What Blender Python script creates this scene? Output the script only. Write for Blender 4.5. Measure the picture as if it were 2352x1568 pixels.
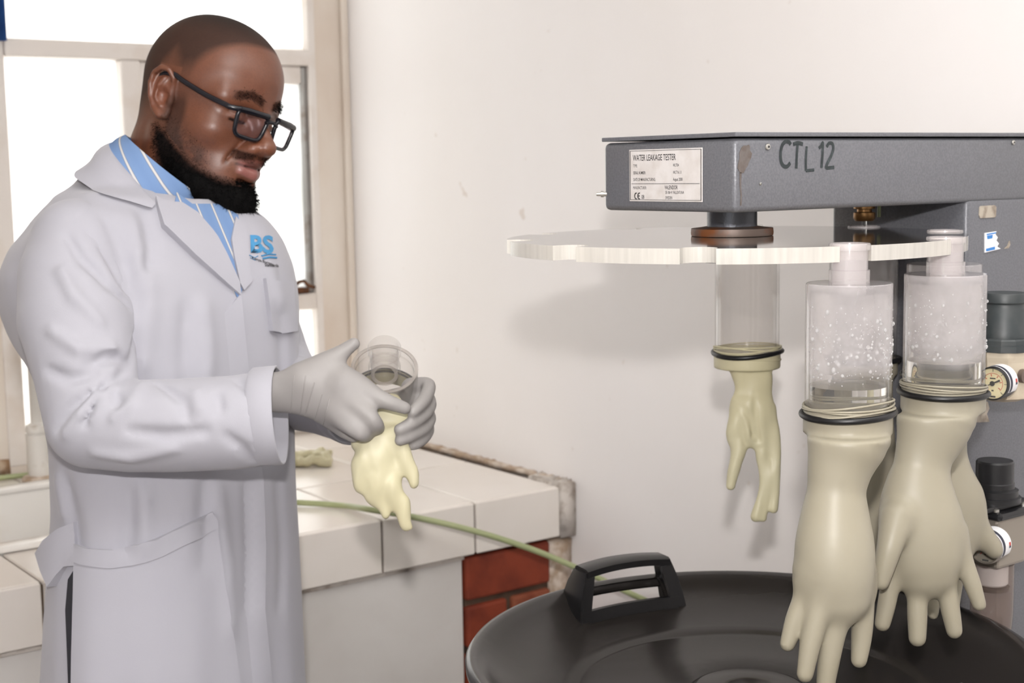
import bpy, bmesh, math, random
import numpy as np
from mathutils import Vector, Matrix
from mathutils.bvhtree import BVHTree
from mathutils.geometry import delaunay_2d_cdt

for _o in list(bpy.data.objects):
    bpy.data.objects.remove(_o)
SC = bpy.context.scene
COL = SC.collection
rng = random.Random(7)
nrng = np.random.default_rng(7)

# ------------------------------------------------------------------ camera
F_PX, CX, CY = 3260.0, 1176.0, 784.0
YAW, PIT, ROL = math.radians(36.23), math.radians(6.90), math.radians(0.974)
H = 1.53
CAM = np.array([0.0, 0.0, H])
_fw = np.array([math.sin(YAW) * math.cos(PIT), math.cos(YAW) * math.cos(PIT), -math.sin(PIT)])
_r = np.array([math.cos(YAW), -math.sin(YAW), 0.0])
_d = np.cross(_fw, _r)
RIGHT = math.cos(ROL) * _r + math.sin(ROL) * _d
DOWN = -math.sin(ROL) * _r + math.cos(ROL) * _d
FWD = _fw
RH = np.array([math.cos(YAW), -math.sin(YAW), 0.0])      # horizontal right
FH = np.array([math.sin(YAW), math.cos(YAW), 0.0])       # horizontal forward
UP = np.array([0.0, 0.0, 1.0])

cam_d = bpy.data.cameras.new('camera')
cam_d.sensor_width = 36.0
cam_d.lens = 36.0 * F_PX / 2352.0
cam_d.clip_start = 0.05
cam_d.dof.use_dof = True
cam_d.dof.focus_distance = 1.38
cam_d.dof.aperture_fstop = 10.0
cam = bpy.data.objects.new('camera', cam_d)
COL.objects.link(cam)
m = Matrix.Identity(4)
for i in range(3):
    m[i][0], m[i][1], m[i][2], m[i][3] = RIGHT[i], -DOWN[i], -FWD[i], CAM[i]
cam.matrix_world = m
SC.camera = cam

# ------------------------------------------------------------------ light
SC.view_settings.view_transform = 'Standard'
SC.view_settings.look = 'None'
SC.view_settings.gamma = 1.0
SC.view_settings.exposure = 0.02
SC.view_settings.use_curve_mapping = False
SC.cycles.transparent_max_bounces = 28
SC.cycles.max_bounces = 8
SC.cycles.diffuse_bounces = 4
SC.cycles.glossy_bounces = 3
SC.cycles.transmission_bounces = 6
SC.cycles.caustics_reflective = False
SC.cycles.caustics_refractive = True
world = bpy.data.worlds.new('daylight')
SC.world = world
world.use_nodes = True
world.node_tree.nodes['Background'].inputs[0].default_value = (0.98, 0.99, 1.0, 1)
world.node_tree.nodes['Background'].inputs[1].default_value = 3.0

def area_light(name, loc, target, size, energy, color):
    l = bpy.data.lights.new(name, 'AREA')
    l.shape = 'DISK'
    l.size = size
    l.energy = energy
    l.color = color
    o = bpy.data.objects.new(name, l)
    COL.objects.link(o)
    o.location = loc
    v = Vector(target) - Vector(loc)
    o.rotation_euler = v.to_track_quat('-Z', 'Y').to_euler()
    return o
# the photographer's flash on top of the camera: most of it bounced off the ceiling, some straight ahead
_l = bpy.data.lights.new('camera_flash_bounced', 'SPOT')
_l.energy = 450.0; _l.spot_size = math.radians(76); _l.spot_blend = 0.4; _l.shadow_soft_size = 0.04; _l.color = (0.97, 0.985, 1.0)
_o = bpy.data.objects.new('camera_flash_bounced', _l); COL.objects.link(_o)
_o.location = CAM + UP * 0.24 - FH * 0.10
_o.rotation_euler = Vector(UP * math.sin(math.radians(56)) + (FH * .80 + RH * .60) * math.cos(math.radians(56))).to_track_quat('-Z', 'Y').to_euler()
area_light('camera_flash_direct', CAM + UP * 0.21 - FH * 0.08, CAM + FWD * 2.2 + UP * 0.25, 0.05, 23.0, (1.0, 0.96, 0.94))

# ------------------------------------------------------------------ helpers
def ray(x, y):
    return FWD + RIGHT * (x - CX) / F_PX + DOWN * (y - CY) / F_PX
def at(x, y, dep):
    return CAM + ray(x, y) * dep
def on_axis(x, y, ax, val):
    v = ray(x, y)
    return CAM + v * ((val - CAM[ax]) / v[ax])
def px_at(dep):            # metres per pixel at a depth
    return dep / F_PX

def link(o, parent=None):
    COL.objects.link(o)
    if parent is not None:
        o.parent = parent
        mw = Matrix.Translation(-parent_loc(parent))
        o.matrix_parent_inverse = mw
    return o
_locs = {}
def parent_loc(p):
    return Vector(_locs.get(p, (0, 0, 0)))
def empty(name, loc, label=None, cat=None, group=None):
    o = bpy.data.objects.new(name, None)
    o.empty_display_size = 0.05
    COL.objects.link(o)
    o.location = Vector(loc)
    _locs[o] = tuple(float(c) for c in loc)
    tag(o, label, cat, group)
    return o
def tag(o, label=None, cat=None, group=None, kind=None):
    if label: o['label'] = label
    if cat: o['category'] = cat
    if group: o['group'] = group
    if kind: o['kind'] = kind
    return o
def mesh_obj(name, verts, faces, mat, parent=None, smooth=True):
    me = bpy.data.meshes.new(name)
    me.from_pydata([tuple(map(float, v)) for v in verts], [], [tuple(map(int, f)) for f in faces])
    me.validate()
    if smooth:
        me.polygons.foreach_set('use_smooth', [True] * len(me.polygons))
    if mat: me.materials.append(mat)
    o = bpy.data.objects.new(name, me)
    return link(o, parent)
def bm_obj(name, bm, mat, parent=None, smooth=False, angle=None):
    bmesh.ops.recalc_face_normals(bm, faces=bm.faces)
    me = bpy.data.meshes.new(name)
    bm.to_mesh(me); bm.free()
    if smooth:
        me.polygons.foreach_set('use_smooth', [True] * len(me.polygons))
        if angle:
            try: me.set_sharp_from_angle(angle=math.radians(angle))
            except Exception: pass
    if mat: me.materials.append(mat)
    o = bpy.data.objects.new(name, me)
    return link(o, parent)
def bm_box(bm, lo, hi, bevel=0.0, seg=2, rot=None, pivot=None):
    lo = np.array(lo, float); hi = np.array(hi, float)
    r = bmesh.ops.create_cube(bm, size=1.0)
    vs = r['verts']
    c = (lo + hi) / 2; s = hi - lo
    for v in vs:
        v.co = Vector((v.co.x * s[0] + c[0], v.co.y * s[1] + c[1], v.co.z * s[2] + c[2]))
    es = list({e for v in vs for e in v.link_edges})
    if bevel > 0:
        g = bmesh.ops.bevel(bm, geom=es, offset=bevel, segments=seg, profile=0.5, affect='EDGES')
        vs = list({v for f in g['faces'] for v in f.verts} | set(v for v in vs if v.is_valid))
    if rot is not None:
        pv = Vector(pivot if pivot is not None else c)
        bmesh.ops.rotate(bm, verts=[v for v in vs if v.is_valid], cent=pv, matrix=rot)
    return vs
def box(name, lo, hi, mat, parent=None, bevel=0.0, seg=2, rot=None, pivot=None, smooth=False):
    bm = bmesh.new()
    bm_box(bm, lo, hi, bevel, seg, rot, pivot)
    return bm_obj(name, bm, mat, parent, smooth, 40)
def frame_from(axis, ref=(0, 0, 1)):
    w = np.array(axis, float); w /= np.linalg.norm(w)
    ref = np.array(ref, float)
    if abs(w @ ref) > 0.95: ref = np.array([1.0, 0, 0])
    u = np.cross(ref, w); u /= np.linalg.norm(u)
    v = np.cross(w, u)
    return u, v, w
def lathe_vf(profile, origin, axis=(0, 0, 1), seg=48, cap0=True, cap1=True):
    """profile: list of (radius, height along the axis)"""
    u, v, w = frame_from(axis)
    V, Fc = [], []
    o = np.array(origin, float)
    n = len(profile)
    for (r, h) in profile:
        for k in range(seg):
            a = 2 * math.pi * k / seg
            V.append(o + w * h + (u * math.cos(a) + v * math.sin(a)) * r)
    for i in range(n - 1):
        for k in range(seg):
            k2 = (k + 1) % seg
            Fc.append((i * seg + k, i * seg + k2, (i + 1) * seg + k2, (i + 1) * seg + k))
    if cap0: Fc.append(tuple(reversed(range(seg))))
    if cap1: Fc.append(tuple(range((n - 1) * seg, n * seg)))
    return V, Fc
def lathe(name, profile, origin, mat, parent=None, axis=(0, 0, 1), seg=48, cap0=True, cap1=True, smooth=True, angle=35):
    V, Fc = lathe_vf(profile, origin, axis, seg, cap0, cap1)
    o = mesh_obj(name, V, Fc, mat, parent, smooth)
    if smooth:
        o.data.set_sharp_from_angle(angle=math.radians(angle))
    return o
def spline(pts, n):
    """Catmull-Rom through points, n samples per span"""
    P = [np.array(p, float) for p in pts]
    out = []
    for i in range(len(P) - 1):
        p0 = P[i - 1] if i > 0 else 2 * P[0] - P[1]
        p1, p2 = P[i], P[i + 1]
        p3 = P[i + 2] if i + 2 < len(P) else 2 * P[-1] - P[-2]
        for k in range(n):
            t = k / n
            out.append(0.5 * ((2 * p1) + (-p0 + p2) * t + (2 * p0 - 5 * p1 + 4 * p2 - p3) * t * t + (-p0 + 3 * p1 - 3 * p2 + p3) * t ** 3))
    out.append(P[-1])
    return out
def tube_vf(path, rad, seg=10, closed=False, sect=None):
    """sweep; rad scalar or list; sect: list of (a,b) cross section unit points"""
    P = [np.array(p, float) for p in path]
    n = len(P)
    V, Fc = [], []
    if sect is None:
        sect = [(math.cos(2 * math.pi * k / seg), math.sin(2 * math.pi * k / seg)) for k in range(seg)]
    seg = len(sect)
    prev = None
    for i in range(n):
        if closed: t = P[(i + 1) % n] - P[i - 1]
        else: t = P[min(i + 1, n - 1)] - P[max(i - 1, 0)]
        t = t / (np.linalg.norm(t) + 1e-12)
        if prev is None:
            u, v, _ = frame_from(t)
        else:
            u = prev - t * (prev @ t); u /= np.linalg.norm(u)
            v = np.cross(t, u)
        prev = u
        r = rad[i] if hasattr(rad, '__len__') else rad
        for a, b in sect:
            V.append(P[i] + (u * a + v * b) * r)
    m = n if closed else n - 1
    for i in range(m):
        j = (i + 1) % n
        for k in range(seg):
            k2 = (k + 1) % seg
            Fc.append((i * seg + k, i * seg + k2, j * seg + k2, j * seg + k))
    if not closed:
        Fc.append(tuple(reversed(range(seg))))
        Fc.append(tuple(range((n - 1) * seg, n * seg)))
    return V, Fc
def tube(name, path, rad, mat, parent=None, seg=10, closed=False, sect=None, smooth=True):
    V, Fc = tube_vf(path, rad, seg, closed, sect)
    o = mesh_obj(name, V, Fc, mat, parent, smooth)
    if smooth: o.data.set_sharp_from_angle(angle=math.radians(50))
    return o
def join_vf(parts):
    V, Fc = [], []
    for v, f in parts:
        b = len(V)
        V += list(v)
        Fc += [tuple(i + b for i in q) for q in f]
    return V, Fc

# ---- signed-distance modelling (organic shapes): fields on a grid, meshed with surface nets
class Field:
    def __init__(s, lo, hi, h):
        s.lo = np.array(lo, float); s.h = h
        s.n = np.ceil((np.array(hi, float) - s.lo) / h).astype(int) + 1
        s.ax = [s.lo[i] + h * np.arange(s.n[i]) for i in range(3)]
        s.V = np.full(tuple(s.n), 10.0, np.float32)
    def _sl(s, lo, hi):
        a = np.clip(np.floor((np.array(lo) - s.lo) / s.h).astype(int), 0, s.n)
        b = np.clip(np.ceil((np.array(hi) - s.lo) / s.h).astype(int) + 1, 0, s.n)
        return a, b
    def _grid(s, a, b):
        return (s.ax[0][a[0]:b[0]][:, None, None], s.ax[1][a[1]:b[1]][None, :, None], s.ax[2][a[2]:b[2]][None, None, :])
    def _apply(s, lo, hi, fn, k, sub=False):
        mg = max(k, 0.0) + 3 * s.h
        a, b = s._sl(np.array(lo) - mg, np.array(hi) + mg)
        if np.any(b <= a): return
        X, Y, Z = s._grid(a, b)
        d = fn(X, Y, Z)
        sl = (slice(a[0], b[0]), slice(a[1], b[1]), slice(a[2], b[2]))
        v = s.V[sl]
        if sub:
            d = -d
            hh = np.maximum(k - np.abs(v - d), 0) / k if k > 0 else 0
            s.V[sl] = np.maximum(v, d) + hh * hh * k * 0.25
        else:
            hh = np.maximum(k - np.abs(v - d), 0) / k if k > 0 else 0
            s.V[sl] = np.minimum(v, d) - hh * hh * k * 0.25
    def cone(s, A, B, ra, rb, k=0.01, sub=False, flat=None):
        """round cone; flat=(axis, factor): squash the section along axis"""
        A = np.array(A, float); B = np.array(B, float)
        ab = B - A; L2 = ab @ ab + 1e-12
        R = max(ra, rb)
        if flat is not None:
            fx = np.array(flat[0], float); fx /= np.linalg.norm(fx)
            R = R * max(1.0, flat[1])
        def fn(X, Y, Z):
            px, py, pz = X - A[0], Y - A[1], Z - A[2]
            t = np.clip((px * ab[0] + py * ab[1] + pz * ab[2]) / L2, 0, 1)
            dx, dy, dz = px - t * ab[0], py - t * ab[1], pz - t * ab[2]
            if flat is not None:
                c = (dx * fx[0] + dy * fx[1] + dz * fx[2]) * (1.0 / flat[1] - 1.0)
                dx, dy, dz = dx + c * fx[0], dy + c * fx[1], dz + c * fx[2]
                sc = min(1.0, flat[1])
            else: sc = 1.0
            return (np.sqrt(dx * dx + dy * dy + dz * dz) - (ra + (rb - ra) * t)) * sc
        s._apply(np.minimum(A, B) - R, np.maximum(A, B) + R, fn, k, sub)
    def chain(s, pts, rads, k=0.01, sub=False, flat=None):
        """several round cones, joined hard to each other, then blended into the field"""
        P = [np.array(p, float) for p in pts]
        R = max(rads) * (max(1.0, flat[1]) if flat is not None else 1.0)
        if flat is not None:
            fx = np.array(flat[0], float); fx /= np.linalg.norm(fx)
        def fn(X, Y, Z):
            best = None
            for i in range(len(P) - 1):
                A, ab = P[i], P[i + 1] - P[i]
                L2 = ab @ ab + 1e-12
                px, py, pz = X - A[0], Y - A[1], Z - A[2]
                t = np.clip((px * ab[0] + py * ab[1] + pz * ab[2]) / L2, 0, 1)
                dx, dy, dz = px - t * ab[0], py - t * ab[1], pz - t * ab[2]
                sc = 1.0
                if flat is not None:
                    c = (dx * fx[0] + dy * fx[1] + dz * fx[2]) * (1.0 / flat[1] - 1.0)
                    dx, dy, dz = dx + c * fx[0], dy + c * fx[1], dz + c * fx[2]
                    sc = min(1.0, flat[1])
                d = (np.sqrt(dx * dx + dy * dy + dz * dz) - (rads[i] + (rads[i + 1] - rads[i]) * t)) * sc
                best = d if best is None else np.minimum(best, d)
            return best
        s._apply(np.min(P, 0) - R, np.max(P, 0) + R, fn, k, sub)
    def ell(s, C, radii, axes=None, k=0.01, sub=False):
        C = np.array(C, float); radii = np.array(radii, float)
        M = np.eye(3) if axes is None else np.array(axes, float)
        R = radii.max()
        def fn(X, Y, Z):
            px, py, pz = X - C[0], Y - C[1], Z - C[2]
            q = [(px * M[i][0] + py * M[i][1] + pz * M[i][2]) for i in range(3)]
            k0 = np.sqrt(sum((q[i] / radii[i]) ** 2 for i in range(3)))
            k1 = np.sqrt(sum((q[i] / radii[i] ** 2) ** 2 for i in range(3)))
            return k0 * (k0 - 1.0) / (k1 + 1e-9)
        s._apply(C - R, C + R, fn, k, sub)
    def custom(s, lo, hi, fn, k=0.01, sub=False):
        s._apply(lo, hi, fn, k, sub)
    def displace(s, lo, hi, fn):
        a, b = s._sl(np.array(lo), np.array(hi))
        X, Y, Z = s._grid(a, b)
        sl = (slice(a[0], b[0]), slice(a[1], b[1]), slice(a[2], b[2]))
        s.V[sl] += fn(X, Y, Z)
    def mesh(s, smooth=2):
        V = s.V; h = s.h
        # pad border so the surface closes
        for ax in range(3):
            sl = [slice(None)] * 3
            for e in (0, -1):
                sl[ax] = e
                V[tuple(sl)] = np.maximum(V[tuple(sl)], 0.25 * h)
        sg = V < 0
        nx, ny, nz = V.shape
        c = sg[:-1, :-1, :-1].astype(np.int8)
        tot = np.zeros((nx - 1, ny - 1, nz - 1), np.int8)
        for i in (0, 1):
            for j in (0, 1):
                for k in (0, 1):
                    tot += sg[i:nx - 1 + i, j:ny - 1 + j, k:nz - 1 + k]
        act = (tot > 0) & (tot < 8)
        I, J, K = np.nonzero(act)
        idx = -np.ones(act.shape, np.int64)
        idx[I, J, K] = np.arange(len(I))
        acc = np.zeros((len(I), 3)); cnt = np.zeros(len(I))
        corners = [(i, j, k) for i in (0, 1) for j in (0, 1) for k in (0, 1)]
        cv = {q: V[I + q[0], J + q[1], K + q[2]] for q in corners}
        for q in corners:
            for ax in range(3):
                if q[ax] == 0:
                    p = list(q); p[ax] = 1; p = tuple(p)
                    a, b = cv[q], cv[p]
                    cr = (a < 0) != (b < 0)
                    t = np.where(cr, a / np.where(cr, a - b, 1), 0)
                    for d in range(3):
                        acc[:, d] += np.where(cr, q[d] + (t if d == ax else 0), 0)
                    cnt += cr
        P = acc / cnt[:, None]
        verts = s.lo + h * (np.stack([I, J, K], 1) + P)
        quads = []
        for ax in range(3):
            sl0 = [slice(None)] * 3; sl1 = [slice(None)] * 3
            sl0[ax] = slice(0, -1); sl1[ax] = slice(1, None)
            a, b = sg[tuple(sl0)], sg[tuple(sl1)]
            u, v = [(1, 2), (2, 0), (0, 1)][ax]
            cr = a != b
            E = np.stack(np.nonzero(cr), 1)
            m = (E[:, u] > 0) & (E[:, v] > 0) & (E[:, u] < V.shape[u] - 1) & (E[:, v] < V.shape[v] - 1)
            E = E[m]
            if len(E) == 0: continue
            ins = a[E[:, 0], E[:, 1], E[:, 2]]
            def cell(du, dv):
                e = E.copy(); e[:, u] -= du; e[:, v] -= dv
                return idx[e[:, 0], e[:, 1], e[:, 2]]
            q = np.stack([cell(1, 1), cell(0, 1), cell(0, 0), cell(1, 0)], 1)
            q[~ins] = q[~ins][:, ::-1]
            quads.append(q)
        Q = np.concatenate(quads)
        Q = Q[(Q >= 0).all(1)]
        # laplacian smoothing
        for it in range(smooth):
            sm = np.zeros_like(verts); ct = np.zeros(len(verts))
            for a in range(4):
                b = (a + 1) % 4
                np.add.at(sm, Q[:, a], verts[Q[:, b]]); np.add.at(ct, Q[:, a], 1)
                np.add.at(sm, Q[:, b], verts[Q[:, a]]); np.add.at(ct, Q[:, b], 1)
            verts = 0.5 * verts + 0.5 * sm / np.maximum(ct, 1)[:, None]
        return verts, Q
def np_mesh(name, verts, quads, mat, parent=None):
    me = bpy.data.meshes.new(name)
    n, mq = len(verts), len(quads)
    w = quads.shape[1]
    me.vertices.add(n); me.vertices.foreach_set('co', verts.astype(np.float32).ravel())
    me.loops.add(mq * w); me.loops.foreach_set('vertex_index', quads.astype(np.int32).ravel())
    me.polygons.add(mq)
    me.polygons.foreach_set('loop_start', np.arange(0, mq * w, w, dtype=np.int32))
    try: me.polygons.foreach_set('loop_total', np.full(mq, w, dtype=np.int32))
    except Exception: pass
    me.update(calc_edges=True)
    me.validate()
    me.polygons.foreach_set('use_smooth', [True] * len(me.polygons))
    if mat: me.materials.append(mat)
    o = bpy.data.objects.new(name, me)
    return link(o, parent)
def bvh_of(verts, quads):
    return BVHTree.FromPolygons([tuple(map(float, v)) for v in verts], [tuple(map(int, q)) for q in quads])
def hit(bvh, x, y):
    d = ray(x, y); d = d / np.linalg.norm(d)
    loc, nor, i, dist = bvh.ray_cast(Vector(CAM), Vector(d))
    if loc is None: return None, None
    return np.array(loc), np.array(nor)

# ------------------------------------------------------------------ materials
def mat_new(name):
    m = bpy.data.materials.new(name)
    m.use_nodes = True
    nt = m.node_tree
    b = nt.nodes['Principled BSDF']
    return m, nt, b
def srgb(r, g, b):
    f = lambda c: (c / 255 / 12.92) if c / 255 <= 0.04045 else ((c / 255 + 0.055) / 1.055) ** 2.4
    return (f(r), f(g), f(b), 1.0)
def pmat(name, col, rough=0.5, metal=0.0, spec=0.5, noise=None, bump=None, coat=0.0, sss=0.0, sheen=0.0, alpha=None):
    """noise=(scale, col2, amount) ; bump=(scale, strength)"""
    m, nt, b = mat_new(name)
    b.inputs['Base Color'].default_value = col
    b.inputs['Roughness'].default_value = rough
    b.inputs['Metallic'].default_value = metal
    b.inputs['Specular IOR Level'].default_value = spec
    b.inputs['Coat Weight'].default_value = coat
    if sss:
        b.inputs['Subsurface Weight'].default_value = sss
        b.inputs['Subsurface Radius'].default_value = (0.01, 0.007, 0.004)
        b.inputs['Subsurface Scale'].default_value = 1.0
    if sheen: b.inputs['Sheen Weight'].default_value = sheen
    tc = nt.nodes.new('ShaderNodeTexCoord')
    if noise:
        n = nt.nodes.new('ShaderNodeTexNoise'); n.inputs['Scale'].default_value = noise[0]
        n.inputs['Detail'].default_value = 6
        nt.links.new(tc.outputs['Object'], n.inputs['Vector'])
        rp = nt.nodes.new('ShaderNodeValToRGB')
        lo, hi = noise[2] if isinstance(noise[2], tuple) else (0.35, 0.7)
        rp.color_ramp.elements[0].position = lo; rp.color_ramp.elements[0].color = col
        rp.color_ramp.elements[1].position = hi; rp.color_ramp.elements[1].color = noise[1]
        nt.links.new(n.outputs['Fac'], rp.inputs['Fac'])
        nt.links.new(rp.outputs['Color'], b.inputs['Base Color'])
    if bump:
        n2 = nt.nodes.new('ShaderNodeTexNoise'); n2.inputs['Scale'].default_value = bump[0]
        n2.inputs['Detail'].default_value = 4
        nt.links.new(tc.outputs['Object'], n2.inputs['Vector'])
        bp = nt.nodes.new('ShaderNodeBump'); bp.inputs['Strength'].default_value = bump[1]
        bp.inputs['Distance'].default_value = bump[2] if len(bump) > 2 else 0.002
        nt.links.new(n2.outputs['Fac'], bp.inputs['Height'])
        nt.links.new(bp.outputs['Normal'], b.inputs['Normal'])
    return m
def clear_mat(name, tint, milk, milk_col, rough=0.08, noise=None, gloss=1.0):
    """clear / milky plastic: transparent + diffuse-translucent haze + fresnel gloss"""
    m = bpy.data.materials.new(name); m.use_nodes = True
    nt = m.node_tree; nt.nodes.clear()
    N = nt.nodes.new; L = nt.links.new
    out = N('ShaderNodeOutputMaterial')
    tr = N('ShaderNodeBsdfTransparent'); tr.inputs[0].default_value = tint
    df = N('ShaderNodeBsdfDiffuse'); df.inputs[0].default_value = milk_col
    tl = N('ShaderNodeBsdfTranslucent'); tl.inputs[0].default_value = milk_col
    mx0 = N('ShaderNodeMixShader'); mx0.inputs[0].default_value = 0.25
    L(df.outputs[0], mx0.inputs[1]); L(tl.outputs[0], mx0.inputs[2])
    mx = N('ShaderNodeMixShader'); mx.inputs[0].default_value = milk
    if noise:
        tc = N('ShaderNodeTexCoord'); nz = N('ShaderNodeTexNoise'); nz.inputs['Scale'].default_value = noise[0]
        nz.inputs['Detail'].default_value = 6
        mr = N('ShaderNodeMapRange'); mr.inputs[1].default_value = 0.3; mr.inputs[2].default_value = 0.7
        mr.inputs[3].default_value = noise[1]; mr.inputs[4].default_value = noise[2]
        L(tc.outputs['Object'], nz.inputs['Vector']); L(nz.outputs['Fac'], mr.inputs[0]); L(mr.outputs[0], mx.inputs[0])
    L(tr.outputs[0], mx.inputs[1]); L(mx0.outputs[0], mx.inputs[2])
    gl = N('ShaderNodeBsdfGlossy'); gl.inputs['Roughness'].default_value = rough
    fr = N('ShaderNodeFresnel')
    ge = N('ShaderNodeNewGeometry'); io = N('ShaderNodeMapRange')      # thin-walled: same Fresnel from inside and outside
    io.inputs[3].default_value = 1.45; io.inputs[4].default_value = 1 / 1.45
    L(ge.outputs['Backfacing'], io.inputs[0]); L(io.outputs[0], fr.inputs[0])
    mul = N('ShaderNodeMath'); mul.operation = 'MULTIPLY'; mul.inputs[1].default_value = gloss
    L(fr.outputs[0], mul.inputs[0])
    mx2 = N('ShaderNodeMixShader')
    L(mul.outputs[0], mx2.inputs[0]); L(mx.outputs[0], mx2.inputs[1]); L(gl.outputs[0], mx2.inputs[2])
    L(mx2.outputs[0], out.inputs[0])
    return m
# ================================================================== ROOM
XW, YW, YF = 1.755, 3.0525, 2.19
ZC = 0.90
def wall_material(name, c1, c2, dirt, sc):
    m, nt, b = mat_new(name)
    N = nt.nodes.new; L = nt.links.new
    tc = N('ShaderNodeTexCoord')
    n1 = N('ShaderNodeTexNoise'); n1.inputs['Scale'].default_value = sc; n1.inputs['Detail'].default_value = 8
    mp = N('ShaderNodeMapping'); mp.inputs['Scale'].default_value = (1, 1, 0.45)
    L(tc.outputs['Object'], mp.inputs[0]); L(mp.outputs[0], n1.inputs['Vector'])
    r1 = N('ShaderNodeValToRGB')
    r1.color_ramp.elements[0].position = 0.38; r1.color_ramp.elements[0].color = c1
    r1.color_ramp.elements[1].position = 0.66; r1.color_ramp.elements[1].color = c2
    L(n1.outputs['Fac'], r1.inputs[0])
    # small brownish specks and scuffs
    n2 = N('ShaderNodeTexNoise'); n2.inputs['Scale'].default_value = 22; n2.inputs['Detail'].default_value = 2
    L(tc.outputs['Object'], n2.inputs['Vector'])
    r2 = N('ShaderNodeValToRGB')
    r2.color_ramp.elements[0].position = 0.74; r2.color_ramp.elements[0].color = (0, 0, 0, 1)
    r2.color_ramp.elements[1].position = 0.80; r2.color_ramp.elements[1].color = (0.45, 0.45, 0.45, 1)
    L(n2.outputs['Fac'], r2.inputs[0])
    mx = N('ShaderNodeMixRGB'); mx.inputs[2].default_value = dirt
    L(r2.outputs[0], mx.inputs[0]); L(r1.outputs[0], mx.inputs[1])
    L(mx.outputs[0], b.inputs['Base Color'])
    b.inputs['Roughness'].default_value = 0.55
    n3 = N('ShaderNodeTexNoise'); n3.inputs['Scale'].default_value = 7; n3.inputs['Detail'].default_value = 5
    L(tc.outputs['Object'], n3.inputs['Vector'])
    bp = N('ShaderNodeBump'); bp.inputs['Strength'].default_value = 0.25; bp.inputs['Distance'].default_value = 0.01
    L(n3.outputs['Fac'], bp.inputs['Height']); L(bp.outputs[0], b.inputs['Normal'])
    return m
M_WALL = wall_material('wall_plaster', srgb(240, 236, 234), srgb(244, 241, 241), srgb(206, 190, 176), 1.6)
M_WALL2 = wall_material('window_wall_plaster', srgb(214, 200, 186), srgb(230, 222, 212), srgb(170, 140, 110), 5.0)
M_FLOOR = pmat('floor_screed', srgb(128, 120, 114), 0.6, noise=(3, srgb(150, 143, 138), (0.3, 0.7)))
M_CEIL = pmat('ceiling_paint', srgb(238, 236, 232), 0.8)
M_TILE = pmat('glazed_tile', srgb(233, 226, 219), 0.18, noise=(4, srgb(224, 216, 206), (0.4, 0.75)), spec=0.5)
M_GROUT = pmat('dirty_grout', srgb(120, 100, 82), 0.9, noise=(30, srgb(80, 64, 50), (0.3, 0.7)))
M_PAINT = pmat('painted_metal_frame', srgb(226, 219, 213), 0.4, noise=(9, srgb(205, 190, 175), (0.5, 0.8)))
M_STEEL = pmat('bare_steel_edge', srgb(150, 148, 145), 0.4, metal=0.6, noise=(20, srgb(95, 70, 50), (0.5, 0.75)))
M_RUST = pmat('rusty_latch', srgb(70, 48, 34), 0.6, metal=0.4, noise=(40, srgb(120, 72, 40), (0.4, 0.7)))
M_PANEL = pmat('white_board', srgb(222, 218, 214), 0.4, noise=(5, srgb(212, 207, 202), (0.4, 0.7)))
M_BRICK = pmat('red_brick', srgb(136, 56, 31), 0.7, noise=(14, srgb(104, 38, 20), (0.4, 0.72)), bump=(60, 0.4, 0.002))
M_BRICK2 = pmat('worn_brick', srgb(150, 86, 60), 0.8, noise=(16, srgb(116, 50, 28), (0.4, 0.7)), bump=(60, 0.4, 0.002))
M_MORTAR = pmat('mortar', srgb(92, 72, 58), 0.95, noise=(25, srgb(62, 46, 36), (0.3, 0.7)))
M_ROUGH = pmat('rough_plaster', srgb(208, 200, 192), 0.9, noise=(35, srgb(150, 135, 122), (0.5, 0.75)), bump=(40, 0.8, 0.006))
M_STAIN = pmat('damp_plaster', srgb(176, 154, 132), 0.9, noise=(45, srgb(214, 200, 186), (0.42, 0.62)), bump=(50, 0.8, 0.004))

x0, y0, zc = -1.7, -1.5, 2.75
tag(box('floor', (x0 - .1, y0 - .1, -.1), (XW + .1, YW + .2, 0), M_FLOOR), kind='structure')
tag(box('ceiling', (x0 - .1, y0 - .1, zc), (XW + .1, YW + .2, zc + .1), M_CEIL), kind='structure')
tag(box('wall_right', (XW, y0, 0), (XW + .12, YW + .2, zc), M_WALL), kind='structure')
# out-of-view walls; the left one has an opening added to let daylight in
def wall_with_hole(name, along, pos, a0, a1, h0, h1, th, lo_a, hi_a):
    bm = bmesh.new()
    for (p0, p1, z0, z1) in ((lo_a, a0, 0, zc), (a1, hi_a, 0, zc), (a0, a1, 0, h0), (a0, a1, h1, zc)):
        if along == 'y': bm_box(bm, (pos - th, p0, z0), (pos, p1, z1))
        else: bm_box(bm, (p0, pos - th, z0), (p1, pos, z1))
    return tag(bm_obj(name, bm, M_WALL), kind='structure')
wall_with_hole('wall_left', 'y', x0, -1.1, .2, 1.2, 2.4, .12, y0, YW + .2)
tag(box('wall_rear', (x0 - .12, y0 - .12, 0), (XW + .12, y0, zc), M_WALL), kind='structure')
# window wall with the opening
WX0, WX1, WZ0, WZ1 = 0.915, 1.662, 0.915, 2.42
bm = bmesh.new()
for lo, hi in (((x0, YW, 0), (WX0, YW + .16, zc)), ((WX1, YW, 0), (XW, YW + .16, zc)),
               ((WX0, YW, 0), (WX1, YW + .16, WZ0)), ((WX0, YW, WZ1), (WX1, YW + .16, zc))):
    bm_box(bm, lo, hi)
tag(bm_obj('wall_front', bm, M_WALL2), kind='structure')
tag(box('trim_1', (1.735, YW - .014, ZC), (XW, YW + .001, zc), M_WALL2, bevel=.005), kind='structure')
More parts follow.
